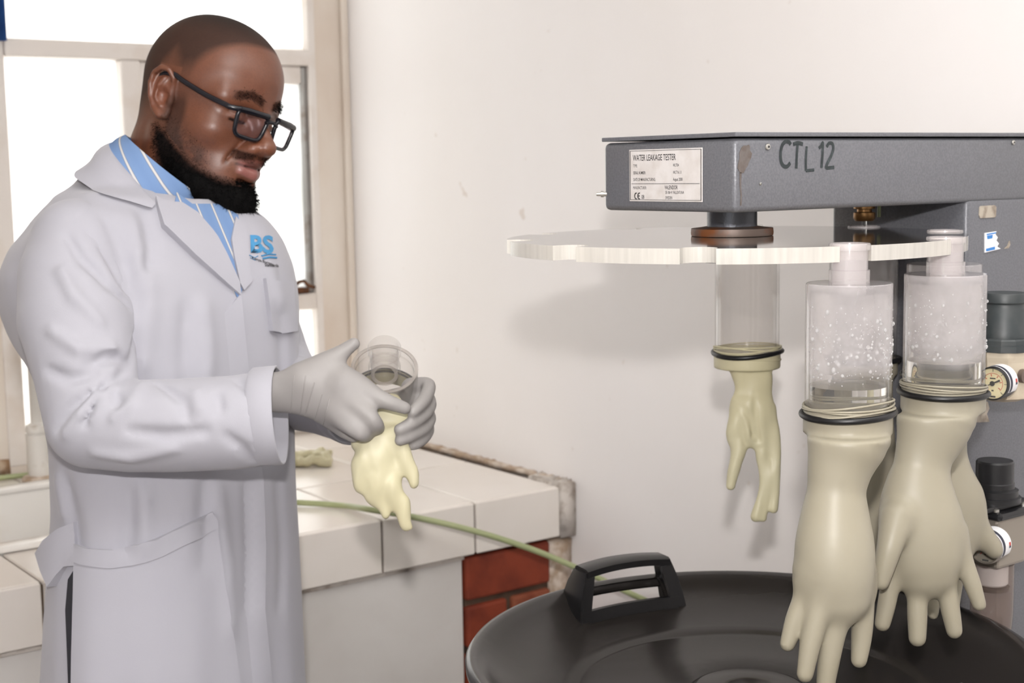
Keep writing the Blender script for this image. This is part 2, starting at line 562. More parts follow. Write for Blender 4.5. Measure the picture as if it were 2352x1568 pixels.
# crack of damp plaster where counter meets the wall
def rough_strip(name, lo, hi, mat, n=60, amp=.006, parent=None):
    bm = bmesh.new()
    lo = np.array(lo); hi = np.array(hi)
    ax = int(np.argmax(hi - lo))
    r2 = random.Random(3)
    oth = [i for i in range(3) if i != ax]
    rings = []
    for k in range(n + 1):
        t = k / n
        c = [0, 0, 0]; c[ax] = lo[ax] + (hi[ax] - lo[ax]) * t
        ring = []
        for (s0, s1) in ((0, 0), (1, 0), (1, 1), (0, 1)):
            q = list(c)
            q[oth[0]] = (lo if s0 == 0 else hi)[oth[0]] + r2.uniform(-amp, amp) * (1 if s0 == 0 else .2)
            q[oth[1]] = (lo if s1 == 0 else hi)[oth[1]] + r2.uniform(-amp, amp) * (1 if s1 == 1 else .2)
            ring.append(bm.verts.new(q))
        rings.append(ring)
    for a, b in zip(rings[:-1], rings[1:]):
        for i in range(4):
            bm.faces.new((a[i], a[(i + 1) % 4], b[(i + 1) % 4], b[i]))
    bm.faces.new(rings[0][::-1]); bm.faces.new(rings[-1])
    return bm_obj(name, bm, mat, parent, True)

# ---- window
M_FROST = bpy.data.materials.new('frosted_pane'); M_FROST.use_nodes = True
nt = M_FROST.node_tree; nt.nodes.clear()
N = nt.nodes.new; L = nt.links.new
out = N('ShaderNodeOutputMaterial'); tl = N('ShaderNodeBsdfTranslucent'); tp = N('ShaderNodeBsdfTransparent'); gl = N('ShaderNodeBsdfGlossy')
tc = N('ShaderNodeTexCoord'); nz = N('ShaderNodeTexNoise'); nz.inputs['Scale'].default_value = 5; nz.inputs['Detail'].default_value = 8; nz.inputs['Roughness'].default_value = .7
rp = N('ShaderNodeValToRGB'); rp.color_ramp.elements[0].position = .36; rp.color_ramp.elements[0].color = (.80, .79, .76, 1)
rp.color_ramp.elements[1].position = .52; rp.color_ramp.elements[1].color = (.98, .975, .96, 1)
L(tc.outputs['Object'], nz.inputs[0]); L(nz.outputs[0], rp.inputs[0]); L(rp.outputs[0], tl.inputs[0])
tp.inputs[0].default_value = (.95, .95, .93, 1)
mx = N('ShaderNodeMixShader'); mx.inputs[0].default_value = .35
L(tl.outputs[0], mx.inputs[1]); L(tp.outputs[0], mx.inputs[2])
mx2 = N('ShaderNodeMixShader'); mx2.inputs[0].default_value = .04; gl.inputs['Roughness'].default_value = .25
L(mx.outputs[0], mx2.inputs[1]); L(gl.outputs[0], mx2.inputs[2]); L(mx2.outputs[0], out.inputs[0])

win = empty('window_1', ((WX0 + WX1) / 2, YW, WZ0)); tag(win, kind='structure')
FY0, FY1 = YW - .004, YW + .045
def bar(nm, X0, X1, Z0, Z1, mat=M_PAINT, y0=FY0, y1=FY1, bev=.004):
    return box(nm, (X0, y0, Z0), (X1, y1, Z1), mat, win, bev)
bar('frame_stile', WX0 - .02, .934, WZ0, WZ1)
bar('frame_stile', 1.648, WX1 + .006, WZ0, WZ1)
bar('frame_sill', .934, 1.648, WZ0 - .01, WZ0 + .035)
bar('frame_head', .934, 1.648, WZ1 - .035, WZ1)
bar('transom', .934, 1.648, 1.783, 1.820, y0=FY0 - .006)
bar('mullion', 1.183, 1.227, WZ0 + .035, 1.783, y0=FY0 - .004)
bar('lower_rail', 1.227, 1.648, 1.203, 1.241)
bar('lower_rail', .934, 1.183, 1.203, 1.241)
# opening casement in dark steel section
for a in ((1.227, 1.246, 1.241, 1.783), (1.634, 1.648, 1.241, 1.783)):
    bar('casement_stile', *a, mat=M_STEEL if a[0] > 1.5 else M_PAINT, y0=FY0 + .012)
bar('casement_rail', 1.246, 1.634, 1.741, 1.783, y0=FY0 + .012)
bar('casement_rail', 1.246, 1.634, 1.241, 1.255, mat=M_RUST, y0=FY0 + .006)
lat = tube('window_latch', [(1.575, YW - .012, 1.252), (1.592, YW - .022, 1.272), (1.606, YW - .022, 1.274), (1.618, YW - .018, 1.262), (1.640, YW - .010, 1.256)], .0045, M_RUST, win, 8)
box('latch_plate', (1.57, YW - .012, 1.244), (1.612, YW - .001, 1.258), M_RUST, lat, .002)
for (X0, X1, Z0, Z1) in ((.934, 1.648, 1.820, WZ1 - .035), (.934, 1.183, 1.241, 1.783), (1.246, 1.634, 1.255, 1.741),
                         (1.227, 1.648, WZ0 + .035, 1.203), (.934, 1.183, WZ0 + .035, 1.203)):
    # panes with ragged putty edge
    box('pane', (X0 - .004, YW + .020, Z0 - .004), (X1 + .004, YW + .026, Z1 + .004), M_FROST, win)

# blue curtain strip at the far left of the window
M_BLUE = pmat('blue_cloth', srgb(38, 84, 150), 0.8, noise=(20, srgb(28, 66, 126), (0.4, 0.7)))
V, Fc = [], []
nn = 24
for k in range(nn + 1):
    t = k / nn
    xx = .80 + .132 * t; yy = YW - .035 + .012 * math.sin(t * 22)
    V += [(xx, yy, 1.812), (xx, yy, 2.5), (xx, yy + .004, 2.5), (xx, yy + .004, 1.812)]
for k in range(nn):
    a, b = k * 4, k * 4 + 4
    for i in range(4): Fc.append((a + i, b + i, b + (i + 1) % 4, a + (i + 1) % 4))
Fc += [(0, 1, 2, 3), (nn * 4 + 3, nn * 4 + 2, nn * 4 + 1, nn * 4)]
tag(mesh_obj('curtain', V, Fc, M_BLUE), 'blue cloth hanging beside the top left window pane', 'curtain')

# ---- tiled counter under the window
TX = [1.716 - .207 * k for k in range(13)]
counter = empty('counter', (.7, 2.6, 0), 'white tiled worktop with tiled front edge below the window', 'counter')
SX0, SX1, SY0, SY1 = .22, .99, 2.405, 2.875      # sink cut-out
XL = TX[-1]
bm = bmesh.new()
zt, zb = ZC - .007, .80
for lo, hi in (((XL, YF + .006, zb), (1.738, SY0, zt)), ((XL, SY1, zb), (1.738, YW - .001, zt)),
               ((SX1, SY0, zb), (1.738, SY1, zt)), ((XL, SY0, zb), (SX0, SY1, zt))):
    bm_box(bm, lo, hi)
bm_obj('grout_bed', bm, M_GROUT, counter)
TY = [YF + .002, 2.513, 2.838, YW - .006]
g = .0022
tile_cache = {}
def tile(nm, lo, hi):
    s = tuple(round(hi[i] - lo[i], 4) for i in range(3))
    if s not in tile_cache:
        b = bmesh.new(); bm_box(b, (0, 0, 0), s, .0022, 1)
        bmesh.ops.recalc_face_normals(b, faces=b.faces)
        me = bpy.data.meshes.new('tile'); b.to_mesh(me); b.free(); me.materials.append(M_TILE)
        tile_cache[s] = me
    o = bpy.data.objects.new(nm, tile_cache[s])
    link(o, counter); o.location = Vector(lo)
    return o
for i in range(len(TX) - 1):
    a, b = TX[i + 1] + g, TX[i] - g
    tile('edge_tile', (a, YF - .003, .799), (b, YF + .006, ZC - .001))
    for j in range(3):
        yA, yB = TY[j] + g, TY[j + 1] - g
        if a < SX1 - .02 and b > SX0 + .02:
            if j == 0: yB = SY0 - .004
            elif j == 1: continue
            else: yA = SY1 + .004
        if yB - yA > .03: tile('top_tile', (a, yA, ZC - .008), (b, yB, ZC + rng.uniform(0, .0008)))
rough_strip('end_plaster', (1.717, YF - .004, .795), (1.7545, 2.30, .905), M_ROUGH, 24, .005, counter)
rough_strip('damp_edge', (1.742, 2.19, .893), (1.7545, YW - .016, .9055), M_STAIN, 70, .0025, counter)

# white board under the counter, and the brick pier
brd = empty('cupboard_front', (.4, YF + .03, 0), 'plain white board closing the front below the counter', 'panel')
box('board', (-.75, YF + .02, .02), (1.491, YF + .038, .787), M_PANEL, brd, .002)
box('top_lath', (-.75, YF + .012, .788), (1.491, YF + .04, .797), M_ROUGH, brd, .001)
pier = empty('brick_pier', (1.6, YF + .07, 0), 'red brick pier under the counter end beside the wall', 'pier')
box('mortar_core', (1.497, YF + .022, 0), (1.70, YF + .12, .789), M_MORTAR, pier)
zz = .790; row = 0
while zz > .03:
    zh = .086 if row == 0 else .082
    if row % 2 == 0: spans = [(1.495, 1.699)]
    else: spans = [(1.495, 1.592), (1.604, 1.699)]
    for sa, sb in spans:
        box('brick', (sa, YF + .010 + rng.uniform(0, .003), max(zz - zh, .002)), (sb, YF + .11, zz), M_BRICK if (row % 2 == 0 or sa < 1.55) else M_BRICK2, pier, .006, 2)
    zz -= zh + .012; row += 1
rough_strip('pier_plaster', (1.70, YF + .012, .002), (1.7545, YF + .11, .786), M_STAIN, 30, .006, pier)

M_BROWN = pmat('brown_damp', srgb(150, 120, 92), .9, noise=(30, srgb(196, 176, 154), (.42, .6)), bump=(40, .6, .004))
tag(rough_strip('trim_2', (-.2, YW - .003, ZC + .001), (.896, YW - .0005, ZC + .034), M_BROWN, 60, .003), kind='structure')
# ---- sink
M_CERAMIC = pmat('sink_ceramic', srgb(240, 237, 232), 0.15, noise=(6, srgb(226, 216, 204), (0.5, 0.8)))
sink = empty('sink', (.6, 2.64, ZC), 'white ceramic sink basin set into the tiled counter', 'sink')
bm = bmesh.new()
t = .02
for lo, hi in (((SX0 - .0, SY0 + .001, .67), (SX1, SY0 + t, ZC + .008)), ((SX0, SY1 - t, .67), (SX1, SY1 - .001, ZC + .008)),
               ((SX0, SY0 + t, .67), (SX0 + t, SY1 - t, ZC + .008)), ((SX1 - t, SY0 + t, .67), (SX1, SY1 - t, ZC + .008)),
               ((SX0, SY0, .65), (SX1, SY1, .675))):
    bm_box(bm, lo, hi, .006, 2)
bm_obj('basin', bm, M_CERAMIC, sink, True, 40)
bm = bmesh.new()
for lo, hi in (((SX0 - .012, SY0 - .012, ZC + .001), (SX1 + .012, SY0 + .026, ZC + .014)), ((SX0 - .012, SY1 - .026, ZC + .001), (SX1 + .012, SY1 + .012, ZC + .014)),
               ((SX0 - .012, SY0 + .02, ZC + .001), (SX0 + .026, SY1 - .02, ZC + .0135)), ((SX1 - .026, SY0 + .02, ZC + .001), (SX1 + .012, SY1 - .02, ZC + .0135))):
    bm_box(bm, lo, hi, .005, 2)
bm_obj('rim', bm, M_CERAMIC, sink, True, 40)
lathe('drain', [(.03, 0), (.03, .004), (.018, .004), (.018, .001)], (.6, 2.64, .6755), M_STEEL, sink, seg=24)

# ---- white standpipe tap behind the sink
M_PVC = pmat('painted_pipe', srgb(224, 220, 214), 0.45, noise=(25, srgb(176, 160, 140), (0.6, 0.8)))
tap = empty('tap', (.925, 2.945, ZC), 'white painted standpipe tap on a flange behind the sink', 'tap')
tx, ty = .925, 2.945
lathe('base_flange', [(.0, 0), (.036, 0), (.037, .004), (.034, .009), (.022, .012)], (tx, ty, ZC + .001), M_STAIN, tap, seg=28)
lathe('valve_body', [(.022, .01), (.024, .03), (.0235, .08), (.024, .095), (.024, .1), (.021, .1), (.021, .104), (.0235, .104), (.0225, .118), (.014, .122)], (tx, ty, ZC), M_PVC, tap, seg=28)
tube('side_branch', [(tx + .005, ty - .003, ZC + .035), (tx + .03, ty - .02, ZC + .066)], [.014, .016], M_PVC, tap, 14)
lathe('lower_pipe', [(.0125, .12), (.0125, .25), (.0115, .25), (.0115, .285)], (tx, ty, ZC), M_PVC, tap, seg=20)
lathe('union_nut', [(.009, .285), (.016, .287), (.0165, .298), (.013, .300), (.0135, .306), (.009, .308)], (tx, ty, ZC), M_PVC, tap, seg=6, smooth=False)
sp = spline([(tx, ty, ZC + .30), (tx, ty, ZC + .42), (tx - .015, ty - .04, ZC + .49), (tx - .05, ty - .14, ZC + .50), (tx - .075, ty - .21, ZC + .45), (tx - .078, ty - .22, ZC + .41)], 8)
tube('spout', sp, .0095, M_PVC, tap, 14)

# ---- pale green hose
M_HOSE = pmat('green_hose', srgb(156, 164, 120), 0.4, noise=(14, srgb(168, 174, 132), (0.4, 0.7)))
hp = [(-.3, 2.935, ZC + .0075), (.3, 2.965, ZC + .0075), (.62, 2.975, ZC + .0075), (.85, 2.993, ZC + .0075), (1.0, 2.93, ZC + .0075), (1.06, 2.75, ZC + .0075), (1.10, 2.55, ZC + .0075)]
hp += [on_axis(690, 1154, 2, ZC + .0075), on_axis(790, 1161, 2, ZC + .008), on_axis(850, 1170, 1, 2.195), on_axis(950, 1187, 1, 2.150), on_axis(1050, 1209, 1, 2.115),
       on_axis(1150, 1237, 1, 2.08), on_axis(1250, 1272, 1, 2.04), on_axis(1340, 1311, 1, 2.0), on_axis(1430, 1354, 1, 1.95), on_axis(1520, 1400, 1, 1.86),
       on_axis(1600, 1470, 1, 1.78)]
e = hp[-1]
hp += [(e[0] + .02, 1.74, .45), (e[0] + .01, 1.72, .15), (e[0] - .05, 1.66, .008), (e[0] - .3, 1.58, .008)]
tag(tube('hose', spline(hp, 10), .0057, M_HOSE, None, 12), 'thin pale green hose running off the counter behind the black bin', 'hose')
# ================================================================== WATER LEAKAGE TESTER
def grey_paint(name, c1, c2):
    m, nt, b = mat_new(name)
    N = nt.nodes.new; L = nt.links.new
    tc = N('ShaderNodeTexCoord')
    vo = N('ShaderNodeTexNoise'); vo.inputs['Scale'].default_value = 420; vo.inputs['Detail'].default_value = 2
    L(tc.outputs['Object'], vo.inputs['Vector'])
    n2 = N('ShaderNodeTexNoise'); n2.inputs['Scale'].default_value = 6
    L(tc.outputs['Object'], n2.inputs['Vector'])
    r = N('ShaderNodeValToRGB'); r.color_ramp.elements[0].color = c1; r.color_ramp.elements[1].color = c2
    r.color_ramp.elements[0].position = .35; r.color_ramp.elements[1].position = .65
    L(vo.outputs['Fac'], r.inputs[0]); L(r.outputs[0], b.inputs['Base Color'])
    bp = N('ShaderNodeBump'); bp.inputs['Strength'].default_value = .25; bp.inputs['Distance'].default_value = .001
    L(vo.outputs['Fac'], bp.inputs['Height']); L(bp.outputs[0], b.inputs['Normal'])
    b.inputs['Roughness'].default_value = .38; b.inputs['Metallic'].default_value = .15
    return m
M_GREY = grey_paint('hammered_grey_paint', srgb(99, 100, 105), srgb(109, 110, 115))
M_CHROME = pmat('screw_metal', srgb(190, 188, 182), .3, metal=.9)
M_BLACK = pmat('black_plastic', srgb(26, 26, 28), .35)
M_DARKMETAL = pmat('dark_hammered_steel', srgb(84, 86, 92), .35, metal=.5, bump=(300, .4, .001))
M_RUSTRING = pmat('rusty_flange', srgb(112, 98, 90), .5, metal=.35, noise=(30, srgb(136, 84, 50), (.5, .66)))
M_LABEL = pmat('label_paper', srgb(212, 208, 206), .4, noise=(60, srgb(200, 194, 190), (.4, .7)))
M_INK = pmat('label_ink', srgb(34, 32, 34), .6)
M_MARKER = pmat('green_black_marker', srgb(26, 36, 38), .45, noise=(160, srgb(58, 68, 70), (.5, .75)))
M_STAINBROWN = pmat('brown_stain', srgb(100, 93, 90), .6, noise=(140, srgb(88, 78, 72), (.4, .65)))

CX_, CY_ = 1.131, 1.127
CD = 1.575
ZD1 = float(at(1681, 541, CD)[2]); ZD0 = ZD1 - .0150
DISC_R, SLOT_R = .250, .239
SLOTS = [18.7, 55.0, 92.0, 129.5, 166.5, 204.0, 240.0, 276.0, 309.5, 343.8]
NX, NY = 1.031, 1.023          # near corner of arm
AW = .2057
AZ0, AZ1 = H - .0470, H + .0335
TX0, TX1 = 1.411, 1.725
tester = empty('water_leakage_tester', (1.57, 1.12, 0), 'grey metal water leakage tester with overhanging arm and clear turntable', 'tester')
# arm housing: bevelled sheet metal box
def rounded_box(name, lo, hi, mat, parent, bev):
    return box(name, lo, hi, mat, parent, bev, 3, smooth=True)
rounded_box('arm_housing', (NX, NY, AZ0), (TX1, NY + AW, AZ1 - .006), M_GREY, tester, .006)
box('arm_lid', (NX - .0015, NY - .0015, AZ1 - .0045), (TX1, NY + AW + .001, AZ1), M_GREY, tester, .001)
rounded_box('column', (TX0, NY + .0005, 0.0), (TX1, NY + AW - .0005, AZ0 + .004), M_GREY, tester, .006)
box('foot_plate', (TX0 - .04, NY - .03, 0), (TX1 + .02, NY + AW + .2, .02), M_GREY, tester, .003)

# spindle and flange
lathe('spindle', [(.0275, 0), (.0275, .035)], (CX_, CY_, AZ0 - .0345), M_DARKMETAL, tester, seg=40)
lathe('spindle_flange', [(.030, .010), (.036, .009), (.045, .008), (.0455, .003), (.045, .0)][::-1], (CX_, CY_, ZD1 + .0005), M_RUSTRING, tester, seg=48)
lathe('spindle_collar', [(.026, .012), (.026, 0)][::-1], (CX_, CY_, ZD1 + .008), M_DARKMETAL, tester, seg=40)
lathe('under_nut', [(.03, 0), (.03, .014)], (CX_, CY_, ZD0 - .0145), M_DARKMETAL, tester, seg=6, smooth=False)

# clear turntable with ten slots
M_ACRYL = clear_mat('acrylic_turntable_top', (.97, .965, .95, 1), .60, srgb(188, 177, 166), rough=.07, noise=(9, .52, .70), gloss=1.3)
M_ACEDGE = clear_mat('acrylic_sawn_edge', (.97, .97, .95, 1), .62, srgb(244, 240, 232), rough=.25, noise=(160, .60, .72))
for n_ in M_ACEDGE.node_tree.nodes:
    if n_.type == 'TEX_NOISE':
        mp_ = M_ACEDGE.node_tree.nodes.new('ShaderNodeMapping'); mp_.inputs['Scale'].default_value = (1, 1, .06)
        tc_ = [k for k in M_ACEDGE.node_tree.nodes if k.type == 'TEX_COORD'][0]
        M_ACEDGE.node_tree.links.new(tc_.outputs['Object'], mp_.inputs[0]); M_ACEDGE.node_tree.links.new(mp_.outputs[0], n_.inputs['Vector'])
prof = []
sw = .0172          # slot half width
for s in range(10):
    th0 = math.radians(SLOTS[s])
    gap = math.radians((SLOTS[(s + 1) % 10] - SLOTS[s]) % 360)
    hw = math.asin(sw / DISC_R)
    # slot: throat then round bottom
    prof.append((th0 - hw, DISC_R))
    c = SLOT_R
    for k in range(0, 13):
        a = math.pi * k / 12
        # local coords: radial r, tangential t
        rr = c - sw * math.sin(a); tt = -sw * math.cos(a)
        prof.append((th0 + math.atan2(tt, rr), math.hypot(rr, tt)))
    prof.append((th0 + hw, DISC_R))
    for k in range(1, 10):
        prof.append((th0 + hw + (gap - 2 * hw) * k / 10, DISC_R))
def disc_pt(th, r, z):
    p = np.array([CX_, CY_, 0]) + (math.sin(th) * RH - math.cos(th) * FH) * r
    return (p[0], p[1], z)
V = [disc_pt(t_, r_, ZD1) for t_, r_ in prof] + [disc_pt(t_, r_, ZD0) for t_, r_ in prof]
n = len(prof)
Fc = [tuple(range(n)), tuple(range(2 * n - 1, n - 1, -1))] + [(i, (i + 1) % n, n + (i + 1) % n, n + i) for i in range(n)]
turn = mesh_obj('turntable', V, Fc, M_ACRYL, tester, False)
turn['label'] = 'clear acrylic slotted turntable'
turn.data.materials.append(M_ACEDGE)
for i, p in enumerate(turn.data.polygons):
    if len(p.vertices) == 4: p.material_index = 1
bm = bmesh.new(); bm.from_mesh(turn.data); bmesh.ops.recalc_face_normals(bm, faces=bm.faces); bm.to_mesh(turn.data); bm.free()

# ---- writing
def text_mesh(name, body, size, mat, parent, origin, ex, ey, en, sx=1.0, align='LEFT', bold=0.0, extrude=.0001, spacing=1.0):
    cu = bpy.data.curves.new('t', 'FONT')
    cu.body = body; cu.size = 1.0; cu.align_x = align; cu.offset = bold; cu.space_character = spacing
    cu.resolution_u = 3
    tmp = bpy.data.objects.new('t', cu)
    COL.objects.link(tmp)
    bpy.context.view_layer.update()
    me = bpy.data.meshes.new_from_object(tmp.evaluated_get(bpy.context.evaluated_depsgraph_get()))
    bpy.data.objects.remove(tmp); bpy.data.curves.remove(cu)
    o_, ex, ey, en = (np.array(q, float) for q in (origin, ex, ey, en))
    me.name = name
    for v in me.vertices:
        p = o_ + ex * v.co.x * size * sx + ey * v.co.y * size + en * (extrude + v.co.z)
        v.co = Vector(p)
    me.materials.clear(); me.materials.append(mat)
    o = bpy.data.objects.new(name, me)
    return link(o, parent)
# data plate on the arm end (faces -X)
PX = NX - .0006
def lp(x, y):        # pixel -> point on the end face
    p = on_axis(x, y, 0, PX); return np.array([PX, p[1], p[2]])
pa, pb = lp(1446, 342), lp(1614, 463)
Y0p, Y1p, Z1p, Z0p = pa[1], pb[1], pa[2] - .001, lp(1446, 462)[2]
plate = box('data_plate', (PX - .0006, Y1p, Z0p), (PX + .0002, Y0p, Z1p), M_LABEL, tester, .0002, 1)
plate['label'] = 'printed white data plate'
PW, PHt = Y0p - Y1p, Z1p - Z0p
ex, ey, en = (0, -1, 0), (0, 0, 1), (-1, 0, 0)
def put(txt, u, v, size, sx=.72, bold=0.0, mat=M_INK):
    o = text_mesh('printed_text', txt, size, mat, plate, (PX - .0007, Y0p - u * PW, Z1p - v * PHt), ex, ey, en, sx, bold=bold)
    return o
put('WATER LEAKAGE TESTER', .055, .215, PHt * .165, .645, .008)
for v_, a_, b_ in ((.32, 'TYPE:', 'WLT04'), (.455, 'SERIAL NUMBER:', 'WLT N 1/1'), (.585, 'DATE OF MANUFACTURING:', 'August 2008')):
    put(a_, .06, v_ + .02, PHt * .082, .60, .006); put(b_, .615, v_ + .02, PHt * .082, .62, .006)
put('MANUFACTURER:', .055, .765, PHt * .082, .60)
put('VALENDOR', .50, .765, PHt * .105, .66, .012)
put('SE-186 41 VALLENTUNA', .51, .85, PHt * .078, .62, .006)
put('SWEDEN', .51, .95, PHt * .078, .62, .006)
put('08', .175, .95, PHt * .11, .75, .01)
bm = bmesh.new()
def ink_box(u0, u1, v0, v1):
    bm_box(bm, (PX - .0009, Y0p - u1 * PW, Z1p - v1 * PHt), (PX - .0006, Y0p - u0 * PW, Z1p - v0 * PHt))
ink_box(.035, .965, .655, .663)
for a_ in ((.012, .988, .022, .029), (.012, .988, .965, .972), (.012, .018, .022, .972), (.982, .988, .022, .972)): ink_box(*a_)
bm_obj('printed_rules', bm, M_INK, plate)
def arc_path(cu_, cv_, ru, a0, a1, n=14):
    return [(PX - .0008, Y0p - cu_ * PW + ru * math.cos(math.radians(a0 + (a1 - a0) * k / n)) * -1, Z1p - cv_ * PHt + ru * 1.25 * math.sin(math.radians(a0 + (a1 - a0) * k / n))) for k in range(n + 1)]
rad_ = PHt * .045
for cu_ in (.10, .145):
    tube('ce_mark', arc_path(cu_, .895, rad_, 70, 290), .0006, M_INK, plate, 6)
tube('ce_mark', [(PX - .0008, Y0p - .125 * PW, Z1p - .895 * PHt), (PX - .0008, Y0p - .15 * PW, Z1p - .895 * PHt)], .0006, M_INK, plate, 6)

# marker lettering CTL12 on the long face (faces -Y)
PY = NY - .0004
def fp(x, y):
    p = on_axis(x, y, 1, PY); return np.array([p[0], PY, p[2]])
def stroke(pts, w=4.6, nm='marker_lettering'):
    P = spline([fp(*q) for q in pts], 6)
    r = w * px_at(1.45)
    sect = [(math.cos(a), math.sin(a)) for a in np.linspace(0, 2 * math.pi, 9)[:-1]]
    V, Fc = tube_vf(P, r, sect=sect)
    V = [np.array((v[0], PY + (v[1] - PY) * .06 - .0001, v[2])) for v in V]
    return mesh_obj(nm, V, Fc, M_MARKER, tester, False)
stroke([(1816, 332), (1812, 326), (1804, 325), (1797, 333), (1793, 350), (1794, 370), (1800, 381), (1808, 382), (1815, 374)])
stroke([(1822, 331), (1833, 328), (1844, 331)], 4.5); stroke([(1832, 332), (1830, 360), (1829, 387)], 4)
stroke([(1853, 336), (1851, 365), (1851, 392)], 3.6); stroke([(1851, 392), (1860, 391), (1870, 390)], 3.6)
stroke([(1881, 340), (1886, 335), (1890, 328), (1889, 355), (1887, 385)], 4)
stroke([(1899, 337), (1904, 329), (1912, 330), (1914, 342), (1909, 358), (1900, 376), (1898, 385), (1907, 385), (1916, 384)], 4.2)
# faint brown stain and run near the edge
def blot(pts, nm='brown_stain', mat=M_STAINBROWN):
    V = []; P = [fp(*q) for q in pts]
    n_ = len(P)
    V = [p + np.array([0, -.0002, 0]) for p in P] + [p + np.array([0, .0003, 0]) for p in P]
    Fc = [tuple(range(n_)), tuple(range(2 * n_ - 1, n_ - 1, -1))] + [(i, (i + 1) % n_, n_ + (i + 1) % n_, n_ + i) for i in range(n_)]
    return mesh_obj(nm, V, Fc, mat, tester, False)
blot([(1703, 339), (1708, 334), (1716, 334), (1720, 332), (1723, 337), (1722, 345), (1727, 352), (1725, 362), (1720, 372), (1717, 381), (1712, 388), (1708, 397), (1701, 398), (1698, 393), (1694, 386), (1696, 374), (1699, 362), (1698, 352)])
blot([(1699, 396), (1703, 396), (1702, 425), (1704, 450), (1703, 472), (1700, 472), (1701, 450), (1699, 425)])
# screws
def screw(x, y, r, nm='screw'):
    c = fp(x, y)
    o = lathe(nm, [(0, .0018), (r * .45, .0018), (r * .8, .0014), (r, .0004), (r, 0)][::-1], c, M_CHROME, tester, axis=(0, -1, 0), seg=20, cap1=False)
    lathe('screw_socket', [(r * .38, 0), (r * .38, .0004)], c + np.array([0, -.0017, 0]), M_INK, o, axis=(0, -1, 0), seg=6, smooth=False)
screw(1763, 337, .0035); screw(2327, 327, .0030); screw(1746, 422, .0016)
c = at(1380, 444, 1.60)
lathe('side_screw', [(.0, -.012), (.0022, -.012), (.0022, -.007), (.0036, -.007), (.0036, -.004), (.0026, -.004), (.0026, .004)], (NX + .002, NY + AW - .004, AZ0 + .018), M_CHROME, tester, axis=(1, -.9, 0), seg=10)

# stickers on the column front (faces -Y)
M_WORN = pmat('worn_label', srgb(176, 166, 152), .6, noise=(80, srgb(130, 118, 104), (.45, .65)))
M_WHITE = pmat('white_print', srgb(236, 236, 238), .5)
M_BLUEP = pmat('blue_print', srgb(52, 128, 200), .5)
M_DIM = pmat('embossed_tape', srgb(96, 92, 90), .4)
def sticker(name, pts, mat, dy=.0005, parent=tester):
    P = [fp(*q) for q in pts]; n_ = len(P)
    V = [np.array((p[0], PY - dy, p[2])) for p in P] + [np.array((p[0], NY + .002, p[2])) for p in P]
    Fc = [tuple(range(n_)), tuple(range(2 * n_ - 1, n_ - 1, -1))] + [(i, (i + 1) % n_, n_ + (i + 1) % n_, n_ + i) for i in range(n_)]
    return mesh_obj(name, V, Fc, mat, parent, False)
sticker('worn_sticker', [(2252, 473), (2284, 471), (2288, 475), (2287, 497), (2284, 499), (2252, 501), (2249, 494), (2250, 477)], M_WORN)
st = sticker('torn_sticker', [(2262, 535), (2288, 531), (2286, 538), (2291, 545), (2288, 552), (2294, 559), (2290, 566), (2298, 571), (2262, 580)], M_WHITE)
sticker('print_block', [(2265, 537), (2287, 533), (2286, 536), (2266, 540)], M_BLUEP, .0008, st)
sticker('print_block', [(2266, 541), (2279, 539), (2278, 547), (2267, 549)], M_BLUEP, .0008, st)
sticker('print_block', [(2264, 571), (2284, 566), (2284, 573), (2264, 577)], M_BLUEP, .0008, st)
sticker('torn_scrap', [(2307, 571), (2314, 565), (2319, 553), (2320, 562), (2316, 570)], M_WORN)
for (x_, y_, w_, h_, tx_) in ((2268, 713, 38, 20, 'Water'), (2268, 1068, 30, 20, 'Air')):
    s_ = sticker('name_tape', [(x_, y_), (x_ + w_, y_ - 3), (x_ + w_, y_ + h_ - 3), (x_, y_ + h_)], M_DIM)
    q = fp(x_ + w_ * .22, y_ + h_ * .66)
    text_mesh('tape_text', tx_, .0105, M_INK, s_, (q[0], PY - .0008, q[2]), (1, 0, 0), (0, 0, 1), (0, -1, 0), .7, bold=.012)
w1 = sticker('type_label', [(2240, 925), (2268, 922), (2272, 938), (2266, 950), (2272, 968), (2238, 970)], M_WORN)
w2 = sticker('type_label', [(2240, 1288), (2264, 1283), (2264, 1318), (2244, 1326)], M_WORN)

# filling nozzle under the arm, above the far tube
qa = math.radians(SLOTS[3])
nzp = np.array([CX_, CY_, 0]) + (math.sin(qa) * RH - math.cos(qa) * FH) * SLOT_R
M_BRASS = pmat('brass_fitting', srgb(150, 112, 70), .35, metal=.8)
lathe('filling_nozzle', [(.011, 0), (.013, .003), (.013, .010), (.009, .011), (.009, .014), (.013, .015), (.013, .03)], (nzp[0], nzp[1], AZ0 - .022), M_BRASS, tester, seg=18)
tube('air_line', [(nzp[0] + .02, nzp[1] - .006, AZ0 + .005), (nzp[0] + .02, nzp[1] - .006, AZ0 - .018)], .0022, M_HOSE, tester, 8)

